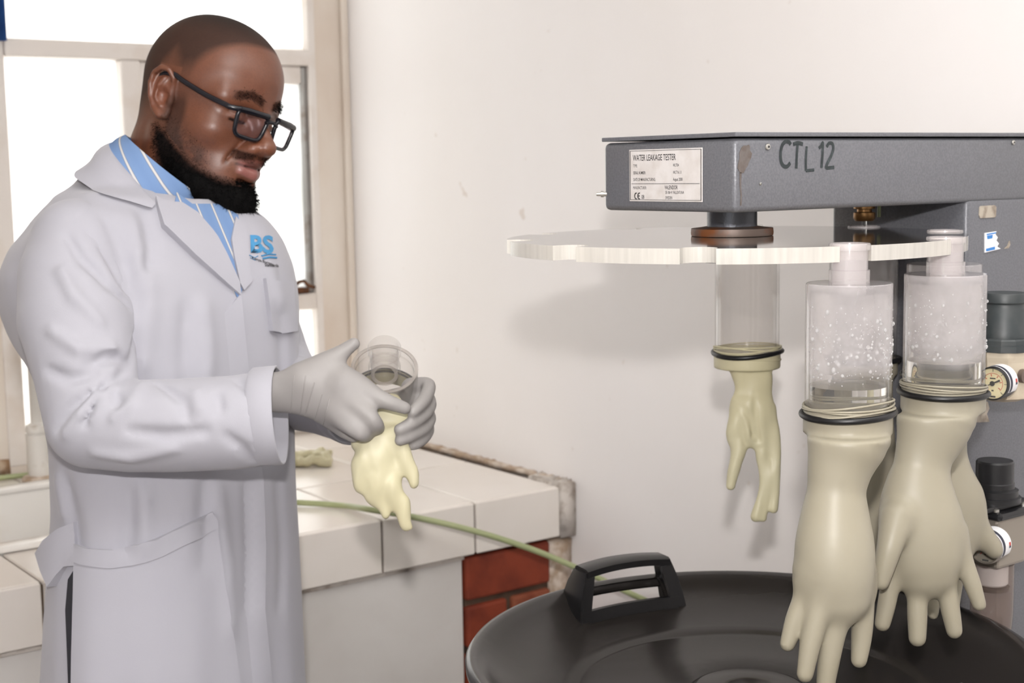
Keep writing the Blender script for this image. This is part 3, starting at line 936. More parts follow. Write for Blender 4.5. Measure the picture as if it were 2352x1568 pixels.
# ---- pressure regulators on the column face
M_IVORY = pmat('ivory_casting', srgb(196, 184, 164), .5, noise=(30, srgb(170, 152, 130), (.5, .7)))
M_SLATE = pmat('slate_plastic', srgb(52, 58, 60), .45, noise=(25, srgb(74, 76, 76), (.45, .7)))
M_DIAL = pmat('cream_dial', srgb(226, 214, 176), .5)
M_REDP = pmat('red_print', srgb(190, 60, 50), .5)
M_NAVY = pmat('navy_print', srgb(34, 38, 58), .5)
M_ALU = pmat('cast_aluminium', srgb(150, 142, 132), .4, metal=.5)
M_BOWL = clear_mat('smoky_bowl', (.93, .9, .88, 1), .35, srgb(150, 130, 118), rough=.1)
def gauge(name, c, axis, r, depth, label, cat, sticker_on=True, glassy=False, face_dir=None):
    g_ = empty(name, c, label, cat)
    u, v, w = frame_from(axis)       # u horizontal, v up
    case = lathe('case', [(r * .3, -depth), (r * .92, -depth), (r, -depth + .004), (r, -.002), (r * .98, 0), (r * .93, .0015), (r * .90, 0), (r * .90, -.003)], c, M_BLACK if not glassy else M_ALU, g_, axis=axis, seg=40, cap1=False)
    lathe('dial', [(0.0001, -.0025), (r * .92, -.0025), (r * .92, -.0032)][::-1], c, M_DIAL if not glassy else M_ALU, g_, axis=axis, seg=40)
    c = np.array(c, float)
    # needle
    def pt(a, rr, h=-.0016): return c + w * h + (u * math.cos(a) + v * math.sin(a)) * rr
    def flat(name, P, mat, par, h0=-.0024, th=.0004):
        n_ = len(P); V = list(P) + [p - w * th for p in P]
        Fc = [tuple(range(n_)), tuple(range(2 * n_ - 1, n_ - 1, -1))] + [(i, (i + 1) % n_, n_ + (i + 1) % n_, n_ + i) for i in range(n_)]
        return mesh_obj(name, V, Fc, mat, par, False)
    na = math.radians(206)
    side = u * -math.sin(na) + v * math.cos(na); dirv = u * math.cos(na) + v * math.sin(na)
    cc = c - w * .0012
    flat('needle', [cc + dirv * r * .8 + side * r * .012, cc + dirv * r * .8 - side * r * .012, cc - side * r * .035, cc - dirv * r * .5 - side * r * .06, cc - dirv * r * .5 + side * r * .06, cc + side * r * .035], M_BLACK, g_)
    lathe('needle_hub', [(r * .15, 0), (r * .15, .0006)], c - w * .0013, M_BLACK, g_, axis=axis, seg=16)
    # red scale arc and ticks
    P0 = [pt(math.radians(a), r * .62, -.0022) for a in np.linspace(-42, 222, 40)]; P1 = [pt(math.radians(a), r * .59, -.0022) for a in np.linspace(222, -42, 40)]
    V = P0 + P1
    Fc = [(i, i + 1, 78 - i, 79 - i) for i in range(39)]
    mesh_obj('scale_arc', V, Fc, M_REDP, g_, False)
    for a in np.linspace(-45, 225, 7):
        a = math.radians(a); sd = (u * -math.sin(a) + v * math.cos(a)) * r * .014
        flat('tick', [pt(a, r * .86, -.0021) + sd, pt(a, r * .86, -.0021) - sd, pt(a, r * .70, -.0021) - sd, pt(a, r * .70, -.0021) + sd], M_INK, g_)
        a += .18; sd = (u * -math.sin(a) + v * math.cos(a)) * r * .02
        flat('tick', [pt(a, r * .56, -.0021) + sd, pt(a, r * .56, -.0021) - sd, pt(a, r * .42, -.0021) - sd, pt(a, r * .42, -.0021) + sd], M_REDP, g_)
    for (dx_, dy_, w_, h_) in ((0, .30, .34, .07), (0, -.42, .12, .08), (0, -.78, .38, .1)):
        q = c - w * .0021 + u * dx_ * r + v * dy_ * r
        flat('print_block', [q + u * w_ * r / 2 + v * h_ * r / 2, q - u * w_ * r / 2 + v * h_ * r / 2, q - u * w_ * r / 2 - v * h_ * r / 2, q + u * w_ * r / 2 - v * h_ * r / 2], M_INK, g_)
    lathe('lens', [(0.0001, -.0002), (r * .91, -.0002), (r * .91, -.0006)][::-1], c, clear_mat('gauge_glass', (.99, .99, .97, 1), .03, (1, 1, 1, 1), .03), g_, axis=axis, seg=40)
    if sticker_on:
        # paper sticker wrapped round the case
        def wrap(nm, a0, a1, h0, h1, mat, rr, par):
            V = []
            n_ = 24
            for k in range(n_ + 1):
                a = math.radians(a0 + (a1 - a0) * k / n_)
                V += [c + w * h0 + (u * math.cos(a) + v * math.sin(a)) * rr, c + w * h1 + (u * math.cos(a) + v * math.sin(a)) * rr]
            Fc = [(2 * k, 2 * k + 2, 2 * k + 3, 2 * k + 1) for k in range(n_)]
            return mesh_obj(nm, V, Fc, mat, par)
        s_ = wrap('paper_sticker', -30, 110, -.004, -depth + .003, M_WHITE, r * 1.012, g_)
        wrap('print_band', -28, 105, -.006, -.012, M_NAVY, r * 1.02, s_)
        wrap('print_mark', 2, 14, -depth + .010, -depth + .005, M_REDP, r * 1.02, s_)
        wrap('print_mark', -6, 2, -depth + .010, -depth + .005, M_NAVY, r * 1.02, s_)
    return g_
GA = -RH * .78 - FH * .60 + UP * .0       # the dials look left and towards the room
GA = np.array([-0.62, -0.785, 0.0])
gc = on_axis(2278, 881, 1, NY - .075)
gauge('pressure_gauge', gc, np.array([-.975, -.22, 0]), .0190, .030, 'cream faced pressure gauge with red scale on the water regulator', 'gauge')
rx, ry = gc[0] + .062, NY - .046
zr = gc[2]
reg = empty('pressure_regulator', (rx, NY, zr), 'ivory regulator with dark slate knob on the column beside the upper gauge', 'regulator')
lathe('body', [(.020, -.028), (.029, -.024), (.030, .018), (.031, .024), (.031, .030)], (rx, ry, zr), M_IVORY, reg, seg=8, smooth=False)
lathe('bonnet', [(.033, .030), (.033, .037), (.0305, .038), (.0305, .043), (.029, .045)], (rx, ry, zr), M_SLATE, reg, seg=12, smooth=False)
lathe('knob', [(.0255, .045), (.0255, .054), (.0245, .056), (.0245, .077), (.0225, .080), (.0225, .084), (.0245, .086), (.0245, .095), (.0235, .0965), (.0001, .0965)], (rx, ry, zr), M_SLATE, reg, seg=40)
box('mounting_lug', (rx - .01, ry + .02, zr - .012), (rx + .01, NY + .001, zr + .012), M_IVORY, reg, .001)
lathe('port_plug', [(.008, 0), (.008, .006), (.0001, .006)], (rx - .004, ry - .027, zr + .003), M_RUSTRING, reg, axis=(0, -1, 0), seg=16)

gc2 = on_axis(2262, 1258, 1, NY - .075)
gauge('pressure_gauge', gc2, np.array([-.975, -.22, 0]), .0190, .032, 'grey backed pressure gauge half hidden behind a latex thumb', 'gauge', glassy=True)
rx, ry, zr = gc2[0] + .060, NY - .044, gc2[2]
reg = empty('filter_regulator', (rx, NY, zr), 'black knobbed filter regulator with smoky bowl on the column', 'regulator')
box('body', (rx - .026, ry - .024, zr - .034), (rx + .03, ry + .024, zr + .024), M_ALU, reg, .004)
box('mounting_bracket', (rx - .06, ry - .02, zr + .034), (rx + .04, NY + .001, zr + .040), M_BLACK, reg, .001)
box('collar_plate', (rx - .03, ry - .03, zr + .024), (rx + .034, ry + .028, zr + .034), M_BLACK, reg, .004)
lathe('knob', [(.030, .04), (.030, .046), (.027, .047), (.027, .054), (.0225, .056), (.0225, .062), (.0215, .063), (.0215, .086), (.020, .088), (.0001, .088)], (rx, ry, zr), M_BLACK, reg, seg=24)
for dx_ in (-.025, .028):
    lathe('bolt', [(.004, 0), (.004, .003), (.0001, .004)], (rx + dx_, ry - .02, zr + .034), M_CHROME, reg, seg=12)
lathe('bolt', [(.005, 0), (.005, .005), (.0001, .006)], (rx - .045, NY - .001, zr + .055), M_CHROME, reg, axis=(0, -1, 0), seg=12)
lathe('bolt', [(.005, 0), (.005, .005), (.0001, .006)], (rx - .025, NY - .001, zr + .062), M_CHROME, reg, axis=(0, -1, 0), seg=12)
lathe('element_cup', [(.0165, -.06), (.018, -.058), (.018, -.034)], (rx, ry, zr), M_WHITE, reg, seg=28)
lathe('baffle', [(.020, -.066), (.020, -.062)], (rx, ry, zr), M_BLACK, reg, seg=28)
lathe('bowl', [(.007, -.128), (.018, -.124), (.0235, -.112), (.0245, -.09), (.0245, -.034)], (rx, ry, zr), M_BOWL, reg, seg=32)
lathe('drain_cap', [(.0075, -.145), (.0075, -.128)], (rx, ry, zr), M_BLACK, reg, seg=16)
# ================================================================== FILL TUBES, GLOVES, RINGS
M_TUBE = clear_mat('misted_acrylic', (.97, .965, .96, 1), .40, srgb(232, 227, 229), rough=.10, noise=(26, .28, .38))
M_NECK = clear_mat('milky_acrylic', (.97, .96, .96, 1), .30, srgb(232, 226, 226), rough=.18)
M_CLEAR = clear_mat('clear_acrylic', (.975, .97, .965, 1), .05, srgb(235, 230, 225), rough=.06)
M_WATER = bpy.data.materials.new('water'); M_WATER.use_nodes = True
b = M_WATER.node_tree.nodes['Principled BSDF']
b.inputs['Base Color'].default_value = (.97, .98, .96, 1); b.inputs['Roughness'].default_value = 0.0
b.inputs['Transmission Weight'].default_value = 1.0; b.inputs['IOR'].default_value = 1.33
M_DROP = pmat('water_drop', (.9, .9, .9, 1), .05, spec=.8)
b = M_DROP.node_tree.nodes['Principled BSDF']; b.inputs['Transmission Weight'].default_value = .75; b.inputs['IOR'].default_value = 1.33
def latex(name, c1, c2, sss=.15):
    m = pmat(name, c1, .42, noise=(5, c2, (.35, .7)), spec=.35)
    b = m.node_tree.nodes['Principled BSDF']
    b.inputs['Subsurface Weight'].default_value = sss
    b.inputs['Subsurface Radius'].default_value = (.012, .009, .005)
    return m
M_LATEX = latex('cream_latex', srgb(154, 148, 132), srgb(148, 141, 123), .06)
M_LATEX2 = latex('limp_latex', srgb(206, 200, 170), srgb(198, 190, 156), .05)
M_RING = pmat('black_rubber', srgb(18, 18, 20), .38)

def zt(y): return float(at(1958, y, 1.349)[2])
Z_TOP, Z_RB, Z_CT, Z_SH, Z_WAT, Z_GT, Z_END = zt(558), zt(574), zt(620), zt(650), zt(890), zt(947), zt(1003)
TR = .0408
# the mist on the tube wall fades out just above the water
nt = M_TUBE.node_tree; N = nt.nodes.new; L = nt.links.new
mr_ = [n for n in nt.nodes if n.type == 'MAP_RANGE' and n.outputs[0].links[0].to_node.type == 'MIX_SHADER'][0]
mxs = mr_.outputs[0].links[0].to_node
tc_ = [n for n in nt.nodes if n.type == 'TEX_COORD'][0]
sp_ = N('ShaderNodeSeparateXYZ'); L(tc_.outputs['Object'], sp_.inputs[0])
nz_ = N('ShaderNodeTexNoise'); nz_.inputs['Scale'].default_value = 18; L(tc_.outputs['Object'], nz_.inputs['Vector'])
ad_ = N('ShaderNodeMath'); ad_.operation = 'MULTIPLY_ADD'; ad_.inputs[1].default_value = .03; L(nz_.outputs['Fac'], ad_.inputs[0]); L(sp_.outputs[2], ad_.inputs[2])
fz_ = N('ShaderNodeMapRange'); fz_.interpolation_type = 'SMOOTHSTEP'
fz_.inputs[1].default_value = Z_WAT + .016; fz_.inputs[2].default_value = Z_WAT + .036; fz_.inputs[3].default_value = .06; fz_.inputs[4].default_value = 1.0
L(ad_.outputs[0], fz_.inputs[0])
mu_ = N('ShaderNodeMath'); mu_.operation = 'MULTIPLY'; L(mr_.outputs[0], mu_.inputs[0]); L(fz_.outputs[0], mu_.inputs[1]); L(mu_.outputs[0], mxs.inputs[0])
def slot_xy(s):
    a = math.radians(SLOTS[s])
    p = np.array([CX_, CY_, 0]) + (math.sin(a) * RH - math.cos(a) * FH) * SLOT_R
    return p[0], p[1]
def fill_tube(s, label, clear=False, water=None, drops=0, z_low=None, off=(0, 0)):
    x, y = slot_xy(s); x += off[0]; y += off[1]
    t = empty('fill_tube', (x, y, Z_END), label, 'tube', 'clear fill tubes hanging in the turntable slots')
    mb = M_CLEAR if clear else M_TUBE
    mn = M_CLEAR if clear else M_NECK
    zl = z_low or Z_GT - .004
    e = .0035
    lathe('wall', [(TR, zl), (TR, Z_SH - .001), (TR - .0008, Z_SH), (.0192, Z_SH)], (x, y, 0), mb, t, seg=64, cap0=False, cap1=False)
    lathe('inner_wall', [(TR - e, zl), (TR - e, Z_SH - .009), (.016, Z_SH - .009)], (x, y, 0), mb if clear else M_CLEAR, t, seg=64, cap0=False, cap1=False)
    lathe('neck', [(.0192, Z_SH), (.0192, Z_CT), (.0173, Z_CT), (.0173, Z_RB), (.0196, Z_RB), (.0196, Z_TOP - .001), (.0188, Z_TOP), (.0165, Z_TOP), (.0160, Z_TOP - .002), (.0160, Z_SH - .009)], (x, y, 0), mn, t, seg=48, cap0=False, cap1=False)
    if water:
        lathe('water', [(TR - e - .0004, zl + .0005), (TR - e - .0004, water), (.0001, water)], (x, y, 0), M_WATER, t, seg=48)
    if drops:
        V, Fc = [], []
        ico = bmesh.new(); bmesh.ops.create_icosphere(ico, subdivisions=2, radius=1.0)
        iv = np.array([v.co for v in ico.verts]); ifc = [tuple(v.index for v in f.verts) for f in ico.faces]; ico.free()
        r3 = random.Random(s + 11)
        for k in range(drops):
            a = r3.uniform(-1.35, 1.35)
            dirv = -FH * math.cos(a) + RH * math.sin(a)
            hz = r3.betavariate(1.4, 1.7)
            z = (water or zl) + .004 + hz * (Z_SH - .02 - (water or zl))
            rr = .0004 + .0016 * r3.random() ** 5
            inn = r3.random() < .5
            cpt = np.array([x, y, z]) + dirv * (TR + .0002 if not inn else TR - e - .0002)
            q = iv * rr
            q[:, 2] *= r3.uniform(1.0, 1.5)
            b0 = len(V)
            V += list(q + cpt); Fc += [tuple(i + b0 for i in f_) for f_ in ifc]
        o = mesh_obj('droplets', V, Fc, M_DROP, t); tag(o, kind='stuff')
    return t
fill_tube(0, 'misted clear fill tube on the nearest filled latex glove', water=Z_WAT, drops=420)
fill_tube(1, 'misted clear fill tube on the filled glove with spread fingers', water=Z_WAT + .010, drops=280)
fill_tube(2, 'clear fill tube half hidden behind the right hand tube', water=Z_WAT)
fill_tube(3, 'clear fill tube under the brass filling nozzle', water=Z_WAT)
fill_tube(4, 'empty clear fill tube at the back with limp glove below', clear=True, z_low=Z_END - .0)
# stream of water from the nozzle
x, y = slot_xy(3)
tag(tube('water_stream', spline([(x, y, AZ0 - .022), (x + .001, y, AZ0 - .04), (x, y + .001, Z_SH), (x, y, Z_WAT)], 6), .0028, M_WATER, None, 10), 'thin stream of water falling from the brass nozzle', 'water')

def ring_path(x, y, z, r, tilt, phase=0.0, wob=0.0, n=56):
    P = []
    for k in range(n):
        a = 2 * math.pi * k / n
        dv = RH * math.cos(a) - FH * math.sin(a)      # a=0 image right, a=-90 near
        P.append(np.array([x, y, z + tilt[0] * math.cos(a) + tilt[1] * math.sin(a) + wob * math.sin(2 * a + phase)]) + dv * (r + .4 * wob * math.cos(3 * a)))
    return P
def oring(x, y, z, r, rr, label, tilt=(0, 0), wob=0.0):
    o = tube('rubber_ring', ring_path(x, y, z, r, tilt, .6, wob), rr, M_RING, None, 10, closed=True)
    tag(o, label, 'ring', 'black rubber rings clamping gloves on tubes')
    return o
x, y = slot_xy(0)
oring(x, y, zt(957), TR + .0030, .0031, 'black rubber ring around the nearest fill tube', (.0015, .0), .0006)
x1, y1 = slot_xy(1)
oring(x1, y1, zt(947), TR + .0030, .0031, 'black rubber ring around the tube of the spread glove', (-.001, .0), .0006)
x5, y5 = slot_xy(4)
oring(x5, y5, zt(956), TR + .0030, .0031, 'black rubber ring above the limp hanging glove', (.0012, .0), .0016)
for s, lb in ((2, 'black rubber ring behind the tube of the spread glove'), (3, 'black rubber ring on the tube under the brass nozzle')):
    xx, yy = slot_xy(s)
    oring(xx, yy, zt(955), TR + .0030, .0031, lb, (0, 0), .0005)

def glove_field(lo_px, hi_px, d, h=.0022, dd=.16):
    P = [at(lo_px[0], lo_px[1], d), at(hi_px[0], hi_px[1], d), at(lo_px[0], hi_px[1], d), at(hi_px[0], lo_px[1], d)]
    P = P + [p + FH * dd / 2 for p in P] + [p - FH * dd / 2 for p in P]
    P = np.array(P)
    return Field(P.min(0) - .01, P.max(0) + .01, h)
def px_chain(fd, pts, d, k=.008, flat=None, sub=False):
    """pts (x, y, r_px[, depth offset]); smoothed through a spline"""
    S = spline([(p[0], p[1], p[2], p[3] if len(p) > 3 else 0.0) for p in pts], 4)
    fd.chain([at(p[0], p[1], d + p[3]) for p in S], [max(p[2], .5) * px_at(d) for p in S], k, sub, flat)
def cyl_z(fd, x, y, z0, z1, r, k=.004):
    def fn(X, Y, Z):
        q = np.sqrt((X - x) ** 2 + (Y - y) ** 2) - r
        w = np.maximum(Z - z1, z0 - Z)
        return np.minimum(np.maximum(q, w), 0) + np.sqrt(np.maximum(q, 0) ** 2 + np.maximum(w, 0) ** 2) - .0006
    fd.custom((x - r, y - r, z0), (x + r, y + r, z1), fn, k)
def cut_above(fd, z):
    hi = fd.lo + fd.h * fd.n
    fd.custom((fd.lo[0], fd.lo[1], z), hi, lambda X, Y, Z: (z - Z) + 0 * X + 0 * Y, .003, True)
def rolled_bands(parent, x, y, zc_, tilts, mat, rr=.0011):
    for (dz, ta, tb, wob, loop) in tilts:
        P = ring_path(x, y, zc_ + dz, TR + .0018 + loop, (ta, tb), dz * 900, wob)
        tube('rolled_edge', P, rr, mat, parent, 8, closed=True)

GG = 'latex gloves hanging from the tester tubes'
# nearest filled glove
d = 1.349
fd = glove_field((1770, 930), (2080, 1625), d)
x, y = slot_xy(0)
px_chain(fd, [(1950, 998, 95), (1938, 1040, 81), (1928, 1080, 72), (1921, 1130, 67), (1918, 1190, 78), (1917, 1255, 90), (1918, 1310, 90), (1925, 1362, 76)], d, .012, (FH, .92))
px_chain(fd, [(1868, 1325, 44), (1850, 1372, 29), (1826, 1425, 23), (1809, 1478, 18)], d, .010)
px_chain(fd, [(1902, 1350, 40, -.01), (1879, 1410, 29, -.012), (1861, 1480, 24, -.012), (1849, 1548, 19, -.012)], d, .006)
px_chain(fd, [(1940, 1360, 40, -.006), (1918, 1440, 29, -.004), (1903, 1520, 25, -.002), (1894, 1592, 20)], d, .006)
px_chain(fd, [(1972, 1340, 38, .006), (1981, 1400, 27, .008), (1979, 1460, 24, .010), (1973, 1515, 19, .010)], d, .006)
px_chain(fd, [(1960, 1250, 40, .03), (1990, 1330, 28, .05), (1985, 1400, 20, .055)], d, .010)
cut_above(fd, Z_END + .002); cyl_z(fd, x, y, Z_END, Z_GT, TR + .0009, .003)
V, Q = fd.mesh(2)
g1 = empty('latex_glove', (x, y, zt(1590)), 'nearest cream latex glove swollen with water, fingers pointing down left', 'glove', GG)
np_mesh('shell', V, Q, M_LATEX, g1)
rolled_bands(g1, x, y, zt(946), [(.001, -.001, .001, .0012, 0), (.0035, .003, .0, .001, .0004), (.0062, .0032, .001, .0012, .0002), (-.001, .003, 0, .0015, .0012)], M_LATEX)
# glove with spread fingers
d = 1.44
fd = glove_field((1990, 890), (2290, 1500), d)
px_chain(fd, [(2151, 955, 91), (2138, 1000, 77), (2124, 1040, 67), (2116, 1080, 66), (2110, 1120, 76), (2110, 1165, 89), (2117, 1215, 98), (2122, 1265, 92), (2126, 1300, 78)], d, .012, (FH, .72))
px_chain(fd, [(2060, 1190, 40, -.02), (2046, 1245, 30, -.03), (2034, 1290, 25, -.032), (2023, 1336, 19, -.032)], d, .010)
px_chain(fd, [(2066, 1280, 32), (2046, 1340, 23), (2036, 1390, 21), (2027, 1432, 18)], d, .005)
px_chain(fd, [(2108, 1295, 32), (2107, 1350, 24), (2107, 1410, 23), (2107, 1465, 20)], d, .005)
px_chain(fd, [(2156, 1285, 32), (2172, 1340, 24), (2183, 1400, 22), (2192, 1448, 18.5)], d, .005)
px_chain(fd, [(2190, 1225, 34), (2213, 1285, 22), (2233, 1340, 20), (2249, 1387, 16)], d, .005)
cut_above(fd, zt(991)); cyl_z(fd, x1, y1, zt(993), zt(937), TR + .0009, .003)
V, Q = fd.mesh(2)
g2 = empty('latex_glove', (x1, y1, zt(1420)), 'swollen cream latex glove with widely spread fingers, second from the camera', 'glove', GG)
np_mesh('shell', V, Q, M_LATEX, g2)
rolled_bands(g2, x1, y1, zt(936), [(.001, -.001, .001, .0008, 0), (.0030, -.002, .0, .0006, .0004), (.0052, -.002, .001, .0006, .0002)], M_LATEX)
# third glove behind with its thumb out to the right
x3, y3 = slot_xy(2); d = 1.585
fd = glove_field((2030, 860), (2330, 1470), d, .0026)
px_chain(fd, [(2164, 880, 70), (2162, 960, 62), (2160, 1040, 60), (2163, 1100, 72), (2167, 1160, 92), (2160, 1220, 90), (2150, 1270, 72)], d, .012, (FH, .75))
px_chain(fd, [(2208, 1150, 46), (2236, 1200, 30), (2262, 1235, 26), (2283, 1262, 21)], d, .010)
for a_ in ([(2170, 1270, 30), (2150, 1340, 18), (2143, 1410, 13)], [(2125, 1250, 30), (2095, 1300, 20), (2080, 1340, 15)], [(2200, 1260, 26), (2195, 1330, 18), (2190, 1390, 14)], [(2140, 1270, 30), (2115, 1350, 17), (2108, 1420, 13)]):
    px_chain(fd, a_, d, .006)
cut_above(fd, Z_END + .002); cyl_z(fd, x3, y3, Z_END, Z_GT, TR + .0009, .003)
V, Q = fd.mesh(2)
g3 = empty('latex_glove', (x3, y3, zt(1400)), 'swollen latex glove behind the spread one, its thumb pointing right', 'glove', GG)
np_mesh('shell', V, Q, M_LATEX, g3)
# fourth glove between the two front ones
x4, y4 = slot_xy(3); d = 1.726
fd = glove_field((1880, 850), (2110, 1400), d, .0028)
px_chain(fd, [(1984, 860, 66), (1990, 940, 60), (1996, 1020, 60), (1998, 1080, 66), (1996, 1150, 72), (1990, 1210, 66), (1985, 1240, 55)], d, .012, (FH, .8))
for a_ in ([(2020, 1220, 24), (2030, 1290, 16), (2032, 1340, 13)], [(1985, 1240, 24), (1982, 1310, 16), (1980, 1370, 13)], [(1950, 1220, 24), (1940, 1290, 16), (1934, 1345, 13)], [(1940, 1150, 30), (1910, 1200, 20), (1898, 1240, 15)]):
    px_chain(fd, a_, d, .006)
cut_above(fd, Z_END + .002); cyl_z(fd, x4, y4, Z_END, Z_GT, TR + .0009, .003)
V, Q = fd.mesh(2)
g4 = empty('latex_glove', (x4, y4, zt(1350)), 'latex glove in shade seen between the two front gloves', 'glove', GG)
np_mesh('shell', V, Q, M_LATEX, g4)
# limp glove at the back
d = 1.806
def limp_disp(sc, amp, seed):
    ph = np.random.default_rng(seed).uniform(0, 6.28, 9)
    fr = np.random.default_rng(seed + 1).uniform(.6, 1.6, (9, 3)) * sc
    def fn(X, Y, Z):
        a = 0
        for i in range(9):
            a = a + np.sin(X * fr[i, 0] * (1 if i % 2 else -1) + Y * fr[i, 1] + Z * fr[i, 2] * .6 + ph[i])
        return (amp * a / 9).astype(np.float32)
    return fn
fd = glove_field((1630, 770), (1810, 1220), d, .0018, .12)
FL = (FH, .42)
px_chain(fd, [(1722, 840, 50), (1731, 880, 42), (1733, 918, 38), (1727, 950, 46), (1722, 985, 42)], d, .006, (FH, .5))
px_chain(fd, [(1708, 930, 24), (1692, 965, 17), (1693, 1010, 17), (1697, 1040, 15)], d, .008, (FH, .6))
px_chain(fd, [(1693, 1020, 14), (1688, 1070, 14.5), (1680, 1115, 12)], d, .006, (FH, .8))
px_chain(fd, [(1745, 940, 26), (1752, 1000, 26), (1757, 1040, 20)], d, .008, FL)
px_chain(fd, [(1772, 940, 9), (1780, 1000, 11), (1782, 1060, 12), (1780, 1120, 12), (1775, 1168, 11)], d, .005, (FH, .8))
px_chain(fd, [(1752, 1040, 12), (1753, 1090, 10), (1747, 1140, 9.5), (1736, 1186, 12)], d, .004, (FH, .8))
px_chain(fd, [(1760, 1040, 12), (1765, 1100, 9), (1760, 1150, 8), (1753, 1190, 8.5)], d, .004, (FH, .8))
# creases
for a_ in ([(1690, 940), (1705, 985), (1712, 1020)], [(1735, 900), (1736, 960), (1742, 1010)], [(1765, 930), (1768, 1000), (1766, 1050)], [(1700, 930), (1722, 960), (1730, 1000)], [(1757, 1070), (1757, 1110), (1750, 1150)]):
    px_chain(fd, [(a[0], a[1], 3.2, -.016 + .004 * i) for i, a in enumerate(a_)], d, .006, None, True)
fd.displace(fd.lo, fd.lo + fd.h * fd.n, limp_disp(150, .0022, 5))
cut_above(fd, zt(1000)); cyl_z(fd, x5, y5, zt(1003), zt(950), TR + .0009, .002)
V, Q = fd.mesh(1)
g5 = empty('latex_glove', (x5, y5, zt(1250)), 'limp empty latex glove hanging below the rear tube', 'glove', GG)
np_mesh('shell', V, Q, M_LATEX2, g5)
rolled_bands(g5, x5, y5, zt(948), [(.001, .002, .001, .0015, 0), (.003, -.0015, .002, .0015, .0004), (.0045, .001, .002, .001, .0002), (-.009, -.002, 0, .0012, -.0004)], M_LATEX2)

# ================================================================== BLACK BIN WITH DISHED LID
M_BIN = pmat('glossy_black_polythene', srgb(36, 33, 32), .25, noise=(5, srgb(41, 38, 36), (.35, .7)), bump=(30, .12, .002))
BX, BY, BZ, BR = 1.094, 1.062, 1.004, .307
binr = empty('bin', (BX, BY, 0), 'black plastic bin with a dished lid and upright handle', 'bin')
lathe('body', [(.19, 0), (.20, .01), (.235, .86), (.245, .925), (.24, .932)], (BX, BY, 0), M_BIN, binr, seg=72)
hmid = on_axis(1440, 1335, 2, BZ + .01) - np.array([BX, BY, BZ + .01])
ALPHA = math.atan2(hmid[1], hmid[0])
prof = [(.18, -.072), (.215, -.072), (.255, -.062), (.280, -.040), (.294, -.024), (.298, -.015), (BR + .001, -.016), (BR + .0045, -.012), (BR + .005, -.005), (BR + .002, -.0005), (BR - .004, .0006), (BR - .011, -.002), (BR - .020, -.010), (BR - .036, -.020),
        (BR - .058, -.030), (.228, -.037), (.208, -.0415), (.196, -.0435), (.192, -.0462), (.188, -.047), (.13, -.048), (.068, -.0485), (.065, -.0475), (.062, -.044), (.058, -.043), (.030, -.0425), (.026, -.043), (.022, -.046), (.0005, -.046)]
seg = 144
V, Fc = [], []
for (r_, z_) in prof:
    for k in range(seg):
        a = 2 * math.pi * k / seg
        V.append((BX + r_ * math.cos(a), BY + r_ * math.sin(a), BZ + z_))
hw = .066
for i in range(len(prof) - 1):
    for k in range(seg):
        k2 = (k + 1) % seg
        am = 2 * math.pi * (k + .5) / seg
        rmid = (prof[i][0] + prof[i + 1][0]) / 2
        cut = False
        for al in (ALPHA, ALPHA + math.pi):
            da = (am - al + math.pi) % (2 * math.pi) - math.pi
            if abs(math.sin(da) * rmid) < hw and math.cos(da) > 0:
                # hand hole through the wall below the rim
                if (2 <= i <= 4) or (11 <= i <= 13): cut = True
        if not cut:
            Fc.append((i * seg + k, i * seg + k2, (i + 1) * seg + k2, (i + 1) * seg + k))
Fc.append(tuple((len(prof) - 1) * seg + k for k in range(seg)))
lid = mesh_obj('dished_lid', V, Fc, M_BIN, binr)
lid.data.set_sharp_from_angle(angle=math.radians(50))
M_HANDLE = pmat('smooth_black_handle', srgb(24, 23, 24), .28)
